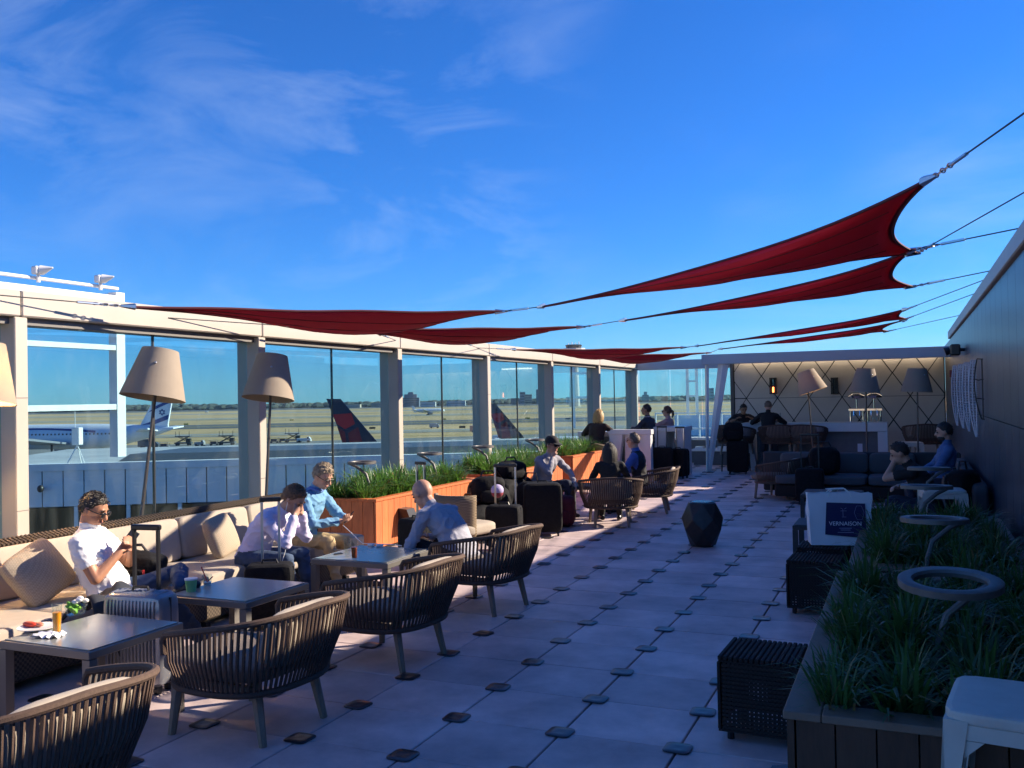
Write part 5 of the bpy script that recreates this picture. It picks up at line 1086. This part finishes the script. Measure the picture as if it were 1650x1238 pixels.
# 8-10 at the white counters
m8=person('blonde woman in brown top leaning on the white counter',(-5.9,17.95,.70),82,lean=14,s=1.0,head=(0,8),hands=((.38,.22,.30),(.38,-.22,.30)),feet=((.35,.12),(.35,-.12)),footz=(.3,.3),topm=brownc,pantm=djeans,skinm=S2,hairm=HBl,hair='blonde',vox=.014)
m9=person('dark haired man in navy hooded top behind the white counter',(-5.10,19.25,.76),165,lean=6,s=1.0,head=(15,-2),hands=((.34,.16,.28),(.34,-.16,.28)),feet=((.3,.12),(.3,-.12)),footz=(.3,.3),topm=navyc,pantm=djeans,skinm=S3,hairm=HB,hair='short',vox=.014,collar=hoodie)
m10=person('woman in pink top and sunglasses raising her phone',(-4.95,20.35,.72),172,lean=2,s=.97,head=(0,0),hands=((.36,.05,.42),(.34,-.1,.36)),feet=((.3,.12),(.3,-.12)),footz=(.3,.3),topm=pinkc,pantm=djeans,skinm=S2,hairm=mat('hair_auburn',(.12,.055,.03),.55,var=.4,scale=40),hair='tail',vox=.014,glasses='sun')
# 11 behind the bar, 12 in front of it
p=aty(1197,690,YB+.85)
m11=person('dark haired man in dark shirt leaning over the bar counter',(p.x-.05,YB+.98,.86),-75,lean=38,s=.98,head=(10,22),hands=((.44,.18,.30),(.46,-.18,.29)),feet=((0,.12),(0,-.12)),topm=rsh,sleeve='short',pantm=blackc,skinm=S3,hairm=HB,hair='short',vox=.014)
p=aty(1238,700,YB-.35)
m12=person('man in black shirt and grey jeans standing at the bar with his back turned',(p.x,YB-.35,.84),95,lean=17,s=.97,head=(0,22),hands=((.42,.22,.28),(.42,-.2,.28)),feet=((-.03,.13),(0,-.12)),topm=blackc,pantm=fab('grey_jeans',(.05,.055,.07)),skinm=S2,hairm=HG,hair='recede',vox=.014)
# 13, 14 by the right wall
p=atz(1424,728,1.12)
m13=person('man in black T-shirt bent forward with a hand at his mouth',(.22,11.05,.45),176,lean=26,s=1.0,head=(6,24),hands=((.36,.02,.52),(.36,-.16,.2)),feet=((.42,.14),(.42,-.14)),elbow=((.3,.6,-1),(0,-1,-.6)),topm=blackc,sleeve='short',pantm=djeans,skinm=S2,hairm=HB,hair='short',vox=.012)
m14=person('bearded man in blue shirt leaning back against the panelled wall',(.42,13.5,.5),185,lean=-6,s=1.02,head=(-6,10),hands=((.32,.2,.12),(.30,-.26,.10)),topm=dblue,pantm=djeans,skinm=S2,hairm=HB,hair='short',vox=.012)
part(m14['root'],MB().ell(m14['hl'](.035,0,-.075),(.065,.062,.05)),'beard',HB,True)
# knee of a person at the picture edge
p=atz(-45,975,.55)
m15=person('seated person in jeans at the sofa end past the tilted pillow',(-5.25,3.12,.5),0,lean=-8,s=1.0,head=(0,10),topm=fab('grey_top',(.2,.2,.22)),pantm=jeans,skinm=S2,hairm=HB,hair='short',vox=.011,feet=((.48,.16),(.46,-.06)))
# ================================================================ LUGGAGE
def suitcase(label,loc,rz,w_=.40,d=.25,hgt=.58,m=None,hm=None,handle=.42,ribs=0,hw_=.09,group='suitcases and bags',tag_=None,open_=1):
    m=m or M['blackf']; hm=hm or M['blackp']; t=thing('suitcase',label,'suitcase',loc,rz,group)
    MB().cushion((-w_/2,-d/2,.045),(w_/2,d/2,hgt),10,9,.04).build('shell',m,t,True)
    if ribs:
        b=MB(); n=ribs
        for k in range(n):
            x=-w_/2+.05+(w_-.10)*k/(n-1)
            for s_ in (-1,1): b.tube([(x,s_*(d/2-.004),.10),(x,s_*(d/2+.003),.15),(x,s_*(d/2+.003),hgt-.09),(x,s_*(d/2-.006),hgt-.04)],.008,6)
            b.tube([(x,-d/2+.03,hgt-.008),(x,0,hgt),(x,d/2-.03,hgt-.008)],.008,6)
        b.build('rib',m,t,True,kind='stuff')
    if handle:
        for s_ in (-1,1): MB().box((s_*hw_-.009,d/2-.055,hgt-.02),(s_*hw_+.009,d/2-.035,hgt+handle)).build('handle_tube',hm,t)
        MB().box((-hw_-.018,d/2-.063,hgt+handle+.001),(hw_+.018,d/2-.027,hgt+handle+.035),bev=.008).build('handle_grip',M['blackp'],t)
    for sx in (-1,1):
        for sy in (-1,1): MB().tube([(sx*(w_/2-.06)-.012,sy*(d/2-.05),.028),(sx*(w_/2-.06)+.012,sy*(d/2-.05),.028)],.028,10).build('wheel',M['blackp'],t)
    MB().tube([(-.06,0,hgt-.005),(-.05,0,hgt+.025),(.05,0,hgt+.025),(.06,0,hgt-.005)],.009,6).build('carry_handle',M['blackp'],t,True)
    MB().box((-w_/2-.001,-.004,.07),(w_/2+.001,.004,hgt-.03)).build('zip',mat('zip_dark',(.03,.03,.03),.4),t)
    return t
def bag(name,label,loc,rz,sx,sy,sz,m=None,strap=True,group='suitcases and bags',pock=True,lean=0):
    m=m or M['blackf']; t=thing(name,label,'bag',loc,rz,group); r_=random.Random(int(abs(loc[0]*1000))); b=MB().cushion((-sx/2,-sy/2,0),(sx/2,sy/2,sz),14,3.6,.12)
    b.v=[tuple(Vector(v)+Vector((1,1,.7))*(.05*sx*noise.noise(Vector(v)*9+Vector(loc)))+Vector((lean*v[2],0,0))) for v in b.v]
    b.v=[(x,y,max(0,z)) for x,y,z in b.v]; b.build('body',m,t,True)
    if pock: MB().cushion((-sx*.32,-sy*.62,.04),(sx*.32,-sy*.35,sz*.55),8,4,.2).build('pocket',m,t,True)
    if strap:
        MB().tube([(-sx*.25,0,sz*.93),(-sx*.15,0,sz*1.18),(sx*.15,0,sz*1.18),(sx*.25,0,sz*.93)],.011,6).build('handle',M['blackp'],t,True)
        MB().tube([(-sx*.3,sy*.4,sz*.9),(-sx*.55,sy*.1,sz*.6),(-sx*.5,-sy*.3,sz*.2),(-sx*.6,-sy*.5,.012)],.014,6,flat=.4).build('strap',M['blackp'],t)
    return t
suitcase('silver ribbed hard suitcase with tall black handle by the lounging man',(-4.30,4.22,0),R(8),.42,.2,.60,M['silver'],M['blackp'],.36,ribs=14,hw_=.085)
bag('backpack','black backpack with red tag lying on the sofa',(-5.22,5.05,.425),R(20),.46,.26,.24)
MB().tube([(0,0,0),(.01,0,-.05),(.012,.005,-.10)],.009,6).build('luggage_tag',mat('tag_red',(.5,.02,.02),.5),None,loc=(-5.0,4.93,.56),label='small red ribbon tag on the black backpack',cat='tag')
# jacket draped over the case
j=MB(); n=14; vs=[]
for i in range(n+1):
    for k in range(n+1):
        u,v=i/n,k/n; z=.55-.34*abs(u-.35)**1.3*1.4+.03*math.sin(9*v+4*u)+.02*math.sin(17*u); vs.append((-4.86+.52*u+.03*math.sin(7*v),4.12+.40*v+.04*math.sin(6*u),z+.05*math.sin(PI*v)-.02))
j.add(vs,[(i*(n+1)+k,(i+1)*(n+1)+k,(i+1)*(n+1)+k+1,i*(n+1)+k+1) for i in range(n) for k in range(n)]); o=j.build('jacket',fab('jacket',(.02,.024,.035)),None,True,label='dark jacket draped over the lap of the lounging man',cat='jacket'); md=o.modifiers.new('t','SOLIDIFY'); md.thickness=.02
suitcase('black cabin case with silver handle in front of the lilac shirt',(-4.52,5.72,0),R(30),.36,.24,.50,M['blackf'],M['steel'],.46,hw_=.065)
suitcase('black case with pale silver handle behind the bald man',(-4.25,9.55,0),R(10),.40,.26,.52,M['blackf'],M['steel'],.42,hw_=.12)
suitcase('large black case in the pile beside the planters',(-4.25,10.75,0),R(25),.48,.32,.66,None,None,0)
suitcase('black case with thin silver handle before the first grass planter',(-4.72,8.35,0),R(-20),.36,.24,.5,None,M['steel'],.55,hw_=.06)
bag('duffel_bag','black duffel bag leaning on the planter in the pile',(-4.85,10.3,0),R(70),.7,.36,.42)
bag('backpack','black backpack stacked on the duffel bag',(-4.85,10.42,.40),R(40),.42,.3,.36)
bag('backpack','black rucksack beside the large case in the pile',(-4.62,11.3,0),R(-10),.45,.34,.62)
bag('tote_bag','dark bag with crimson lining at the feet of the capped man',(-4.28,11.55,0),R(15),.34,.26,.42,mat('crimson_bag',(.10,.008,.02),.8,var=.5,scale=9,bump=.4,bscale=20))
bag('duffel_bag','bulky black holdall against the planter boards behind the pile',(-5.22,12.0,0),R(85),.95,.42,.62)
bag('backpack','black rucksack perched on the bulky holdall',(-5.2,11.95,.56),R(60),.44,.3,.28)
bag('duffel_bag','wide black holdall at the gap between the orange planters',(-5.15,11.2,0),R(95),.7,.4,.55)
np_=thing('hanging_ball','small lilac and red ball hanging on the pale silver handle','ball',(-4.42,9.75,.66)); MB().ell((0,0,0),(.075,.075,.07)).build('upper_half',mat('ball_lilac',(.42,.36,.6),.7),np_,True); MB().ell((0,0,-.03),(.07,.07,.06)).build('lower_half',mat('ball_red',(.25,.03,.05),.7),np_,True)
def atground(px,Y): q=aty(px,700,Y); return (q.x,Y,0)
suitcase('black case with raised handle beside the far white counter',atground(1066,18.6),R(10),.45,.3,.66,None,None,.40); suitcase('black case with bright handle by the ledge bench',atground(1092,18.9),R(-15),.42,.28,.62,None,M['steel'],.42); bag('backpack','black backpack slung beside the far counter cases',atground(1050,18.9),0,.4,.3,.5)
suitcase('tall black case at the slanted end of the bar',atground(1188,20.2),R(5),.46,.3,.72,None,M['steel'],.38); bag('duffel_bag','black coat and bag heaped on the tall bar case',(atground(1182,20.25)[0],20.25,.70),R(10),.42,.3,.42)
suitcase('dark case with raised handle by the shaded rope chair',atground(1303,14.9),R(0),.42,.28,.56,None,M['dark'],.5,hw_=.13); bag('backpack','black backpack sitting on the dark corner sofa',(-1.25,15.45,.42),R(10),.48,.32,.44); bag('shoulder_bag','brown bag beside the bearded man by the wall',(.48,11.9,.42),R(80),.4,.26,.34,mat('brown_bag',(.05,.03,.022),.7,var=.4,scale=12,bump=.4))
bag('backpack','black backpack on the wall sofa behind the plastic stool',(.52,10.95,.42),R(60),.4,.3,.46)
# ================================================================ SHOPPING BAG
sb=thing('shopping_bag','white paper shopping bag with navy printed panel beside the dark planter','shopping bag',(-.56,8.22,.45),R(14))
b=MB(); wv,dv,hv=.24,.10,.43
rings=[]
def bagpt(x,y,z): return Vector((x*(wv+.02*z/hv)+.012*noise.noise(Vector((x*4,z*9,y))),y*(dv*(1-.45*z/hv))+.012*noise.noise(Vector((x*6,z*7,y*3+5))),z+(.02*noise.noise(Vector((x*5,y,2))) if z>hv*.9 else 0)))
for z in np.linspace(0,hv,9): rings.append([bagpt(x,-1,z) for x in np.linspace(-1,1,9)]+[bagpt(1,y,z)-Vector((.03*(1-abs(y))*z/hv,0,0)) for y in (-.5,0,.5)]+[bagpt(x,1,z) for x in np.linspace(1,-1,9)]+[bagpt(-1,y,z)+Vector((.03*(1-abs(y))*z/hv,0,0)) for y in (.5,0,-.5)])
b.loft(rings); b.f=b.f[:-1]; b.mi=b.mi[:-1]; b.build('paper',mat('paper_white',(.72,.72,.76),.55,var=.04,bump=.35,bscale=9),sb,True)
def onbag(x,z,off): return Vector((x,-dv*(1-.45*z/hv)-.011-off,z))
MB().add([onbag(-.13,.09,0),onbag(.20,.06,0),onbag(.20,.345,0),onbag(-.11,.355,0)],[(0,1,2,3)]).build('printed_panel',mat('print_navy',(.012,.010,.075),.4),sb)
def text(body,size,loc,rot,m,parent,name='lettering'):
    cu_=bpy.data.curves.new('t','FONT'); cu_.body=body; cu_.size=size; cu_.align_x='CENTER'; cu_.extrude=.0006; o=bpy.data.objects.new('t',cu_); COL.objects.link(o); dg=bpy.context.evaluated_depsgraph_get(); me=bpy.data.meshes.new_from_object(o.evaluated_get(dg)); bpy.data.objects.remove(o); me.materials.append(m)
    p_=link(name,me,parent,loc); p_.rotation_euler=rot; return p_
pw=mat('print_white',(.7,.7,.8),.5)
tl=R(90)-math.atan(.45*dv/hv)
text('VERNAISON',.048,onbag(.035,.165,.003),(tl,0,0),pw,sb)
for k,(ln,z) in enumerate(((.10,.143),(.08,.128),(.13,.108))): MB().box((-ln/2,-.0005,-.003),(ln/2,.0005,.003)).build('small_print',mat('print_faint',(.25,.25,.42),.5),sb,loc=onbag(.035,z,.002))
g=MB()
for (x0,z0,x1,z1) in ((.02,.24,.02,.30),(.0,.285,.05,.285),(.0,.31,.02,.30),(.05,.31,.03,.30),(.01,.235,.045,.235)): g.tube([onbag(x0,z0,.002),onbag(x1,z1,.002)],.0018,4)
g.tube([onbag(.15+.04*math.cos(t),.27+.065*math.sin(t),.002) for t in np.linspace(0,2*PI,7)],.0015,4); g.build('glyph',mat('print_faint',(.25,.25,.42)),sb)
for s_ in (-1,1): MB().tube([(-.09,s_*.062,hv-.03),(-.085,s_*.055,hv+.0),(-.05,s_*.03+.01,hv+.03),(.05,s_*.03+.01,hv+.034),(.085,s_*.055,hv+.0),(.09,s_*.062,hv-.03)],.005,6).build('handle',M['white'],sb,True)
# ================================================================ TABLE THINGS
def tumbler(label,loc,r_,hgt,liq=None,fill=.7,straw=False,cat='glass'):
    t=thing('drinking_glass',label,cat,loc); MB().lathe([(r_*.8,0),(r_,hgt),(r_*.93,hgt),(r_*.72,.008)],(0,0,0),20).build('glass',M['clear'],t,True)
    if liq: MB().lathe([(r_*.7,.009),(r_*(.74+.17*fill),hgt*fill),(.002,hgt*fill)],(0,0,0),18).build('drink',liq,t,True)
    if straw: MB().tube([(.01,0,.01),(-.04,-.01,hgt+.05)],.004,6).build('straw',mat('straw_red',(.6,.02,.03),.4),t); MB().tube([(-.02,0,.01),(.03,.02,hgt*.8)],.004,6).build('straw',mat('straw_red',(.6,.02,.03)),t)
    return t
TZ=.502
def on(px,py,z=TZ): q=atz(px,py,z); return (q.x,q.y,z)
tumbler('tall glass of orange juice on the plate table',on(92,1020),.026,.155,mat('juice',(.85,.30,.005),.3,emit=0),.72)
tumbler('tall glass of amber beer on the table',on(571,901),.028,.15,mat('beer',(.22,.045,.008),.15),.62); tumbler('empty clear glass beside the beer',on(560,897),.027,.14)
tumbler('short glass with red straws behind the green cup',on(334,944),.032,.075,mat('ice',(.6,.62,.62),.2),.35,True)
cp=thing('paper_cup','small green paper cup on the table corner','cup',on(308,953)); MB().lathe([(.030,0),(.039,.075),(.041,.078),(.041,.083),(.036,.083),(.028,.006)],(0,0,0),22).build('cup',mat('cup_green',(.22,.55,.22),.6),cp,True); MB().lathe([(.0415,.076),(.0415,.086),(.035,.086)],(0,0,0),22).build('rim',M['white'],cp)
pl=thing('plate','white plate with red fruit on the juice table','plate',on(60,1014)); MB().lathe([(.06,0),(.10,.012),(.102,.016),(.06,.006),(.002,.006)],(0,0,0),28).build('dish',mat('china',(.75,.73,.70),.25),pl,True)
fr_=thing('fruit_slice','red fruit slices on the white plate','fruit',on(48,1010,TZ+.008)); MB().ell((0,0,.014),(.05,.022,.016)).build('slice',mat('fruit_red',(.6,.05,.02),.4),fr_,True); MB().ell((.045,.02,.012),(.035,.02,.013)).build('slice',mat('fruit_pink',(.6,.2,.12),.4),fr_,True)
nk=MB(); vs=[]
for i in range(9):
    for k in range(7): vs.append((-.075+.15*i/8,-.05+.10*k/6,.012+.010*math.sin(3*i)+.008*math.sin(4*k+i)))
nk.add(vs,[(i*7+k,(i+1)*7+k,(i+1)*7+k+1,i*7+k+1) for i in range(8) for k in range(6)]); nk.build('napkin',mat('napkin_paper',(.7,.69,.72),.9),None,True,loc=on(78,1026),rz=.3,label='crumpled white paper napkin before the juice glass',cat='napkin')
sl=thing('salad_tub','clear tub of green leaves and white flowers at the table edge','salad',on(122,990)); MB().lathe([(.05,0),(.065,.05),(.062,.05),(.047,.004)],(0,0,0),18).build('tub',M['clear'],sl,True)
for k in range(9): a=rnd(0,6.28); MB().ell((rnd(-.03,.03),rnd(-.03,.03),rnd(.025,.06)),(.028,.018,.01),Matrix.Rotation(a,3,(.3,.5,.8))).build('leaf',mat('salad_green',(.18,.42,.05),.5),sl,True)
for k in range(5): MB().ell((.03+rnd(-.03,.03),rnd(-.02,.04),rnd(.07,.10)),(.022,.016,.014)).build('flower',M['white'],sl,True)
def phone(P_,label,m_=None):
    (w1,e1,s1,d1,pn,ac)=P_; c=w1+d1*.10+pn*.03; r_=Matrix((ac,(d1*.6+UP*.6).normalized(),ac.cross((d1*.6+UP*.6).normalized()))).transposed()
    o=MB().box((-.035,-.07,-.004),(.035,.07,.004),bev=.003).build('phone',M['blackp'],None,label=label,cat='phone'); o.matrix_world=Matrix.Translation(c)@r_.to_4x4(); MB().box((-.031,-.062,.0042),(.031,.062,.0048)).build('screen',mat('screen_glass',(.03,.035,.05),.05),o)
phone(m1['wr'][1],'dark phone in the hands of the lounging man'); phone(m3['wr'][1],'dark phone in the hands of the blue sweater man'); phone(m4['wr'][0],'dark phone in the hands of the bald man'); phone(m10['wr'][0],'dark phone raised by the woman in pink')
for k,(px,py,w_,l) in enumerate(((598,880,.05,'white charger plug on the beer table'),(612,881,.06,'white adapter with cable on the beer table'),(545,893,.07,'phone lying on the beer table beside the glasses'))):
    MB().box((-w_/2,-.02,0),(w_/2,.02,.02 if k<2 else .008),bev=.004).build('charger' if k<2 else 'phone',M['white'] if k<2 else M['blackp'],None,loc=on(px,py),rz=.5*k,label=l,cat='charger' if k<2 else 'phone')
a=Vector(on(588,852,.62)); b_=Vector(on(612,880)); MB().tube([m3['wr'][1][0]+Vector((.05,0,-.03)),(m3['wr'][1][0]+b_)/2+Vector((.03,.02,-.09)),b_+Vector((0,0,.015)),b_+Vector((.12,.05,.008)),b_+Vector((.2,.02,.008))],.004,6).build('charging_cable',M['white'],None,True,label='white charging cable from the sweater man to the table',cat='cable')
MB().tube([m2['hl'](.0,-.085,-.02),m2['hl'](.05,-.09,-.12),m2['P']+Vector((.42,-.1,.08)),m2['P']+Vector((.40,-.16,-.08))],.003,5).build('earphone_wire',M['white'],None,True,label='white earphone wire hanging from the lilac shirt man',cat='wire')
# items on the far ledge and shaded table
for k,(x,w_) in enumerate(((-4.8,.2),(-4.5,.12),(-4.2,.3))): MB().box((x-w_/2,22.8,.392),(x+w_/2,23.0,.392+.05+.05*(k==1)),bev=.006).build('box',(M['white'],mat('box_brown',(.06,.04,.03),.6),M['white'])[k],None,label=('small white box on the sunlit far ledge','small brown box on the sunlit far ledge','long white box on the sunlit far ledge')[k],cat='box')
MB().lathe([(.02,0),(.07,.03),(.09,.05),(.08,.05),(.05,.012)],(0,0,0),14).build('bowl',M['white'],None,True,loc=(-.95,12.85,.402),label='small white bowl on the shaded low table',cat='bowl')
for k in range(4): MB().lathe([(.03,0),(.035,.10),(.012,.16),(.012,.22),(.002,.22)],(0,0,0),12).build('bottle',mat('bottle_glass',(.25,.3,.3),.1),None,True,loc=(bl+.55+.09*k,YB+.22+.04*(k%2),BT+.001),label='small bottle between the two men at the bar',cat='bottle',group='bottles on the bar')
# wicker armchair behind the bald man
wc=thing('wicker_chair','woven wicker chair beside the planter behind the bald man','chair',(-4.5,9.0,0),R(75))
rings=[]; b=MB(); ts=np.linspace(R(110),R(250),15); vs=[]
for z in np.linspace(.26,.70,7):
    for t in ts: vs.append((.30*math.cos(t)*(1+.12*(z-.26)),.30*math.sin(t)*(1+.12*(z-.26)),z))
b.add(vs,[(i*15+k,i*15+k+1,(i+1)*15+k+1,(i+1)*15+k) for i in range(6) for k in range(14)]); o=b.build('woven_back',weave_mat('wicker_light',(.30,.22,.14),(.12,.085,.055),70),wc,True); md=o.modifiers.new('t','SOLIDIFY'); md.thickness=.03
MB().cushion((-.28,-.28,.25),(.30,.28,.40),8,5,.2).build('seat_cushion',M['cush'],wc,True)
for sx in (-.22,.24):
    for sy in (-.22,.22): MB().tube([(sx,sy,.26),(sx*1.08,sy*1.08,0)],[.022,.016],8).build('leg',M['wood'],wc)
# ================================================================ SUB-PARTS
SUB={'person':{'hair':'body','eye':'body','eyebrow':'body','mouth':'body','beard':'body','cap_peak':'cap_crown'},'suitcase':{'handle_grip':'handle_tube','zip':'shell','rib':'shell'},'floor_lamp':{'diffuser_cap':'lamp_shade','added_glow':'lamp_shade','knob':'lamp_shade'},
 'airliner':{'fin_marking':'tail_fin','cabin_windows':'fuselage','fuselage_stripe':'fuselage'},'service_truck':{'cab_window':'cab','round_emblem':'body'},'service_van':{'cab_window':'cab'},'service_pickup':{'cab_window':'cab'},'service_tug':{'cab_window':'cab'},
 'shade_sail':{'hem':'cloth','corner_ring':'cloth'},'rigging_wire':{'turnbuckle':'wire','chain':'wire'},'bar_canopy':{'light_track':'roof'},'shopping_bag':{'lettering':'printed_panel','small_print':'printed_panel','glyph':'printed_panel'},'paper_cup':{'rim':'cup'},'beer_tap':{'spout':'crossbar'}}
base=lambda n:n.split('.')[0]
for o in list(bpy.data.objects):
    if o.parent is None and base(o.name) in SUB:
        kids=list(o.children); mp_=SUB[base(o.name)]
        for c in kids:
            t=mp_.get(base(c.name))
            if t:
                tgt=[k for k in kids if base(k.name)==t]
                if tgt: loc=c.location.copy(); c.parent=tgt[0]; c.matrix_parent_inverse=Matrix.Identity(4)
# ================================================================ AIR
hz=MB().box((-2900,-60,ZG-1),(1400,3300,98)).build('haze',None,kind='stuff',label='thin bright haze over the airfield',cat='haze')
hm_=bpy.data.materials.new('air_haze'); hm_.use_nodes=True; t=hm_.node_tree; t.nodes.clear(); o_=t.nodes.new('ShaderNodeOutputMaterial'); pv=t.nodes.new('ShaderNodeVolumePrincipled'); pv.inputs['Color'].default_value=(.80,.88,1,1); pv.inputs['Density'].default_value=.00004; t.links.new(pv.outputs[0],o_.inputs['Volume']); hz.data.materials.clear(); hz.data.materials.append(hm_)
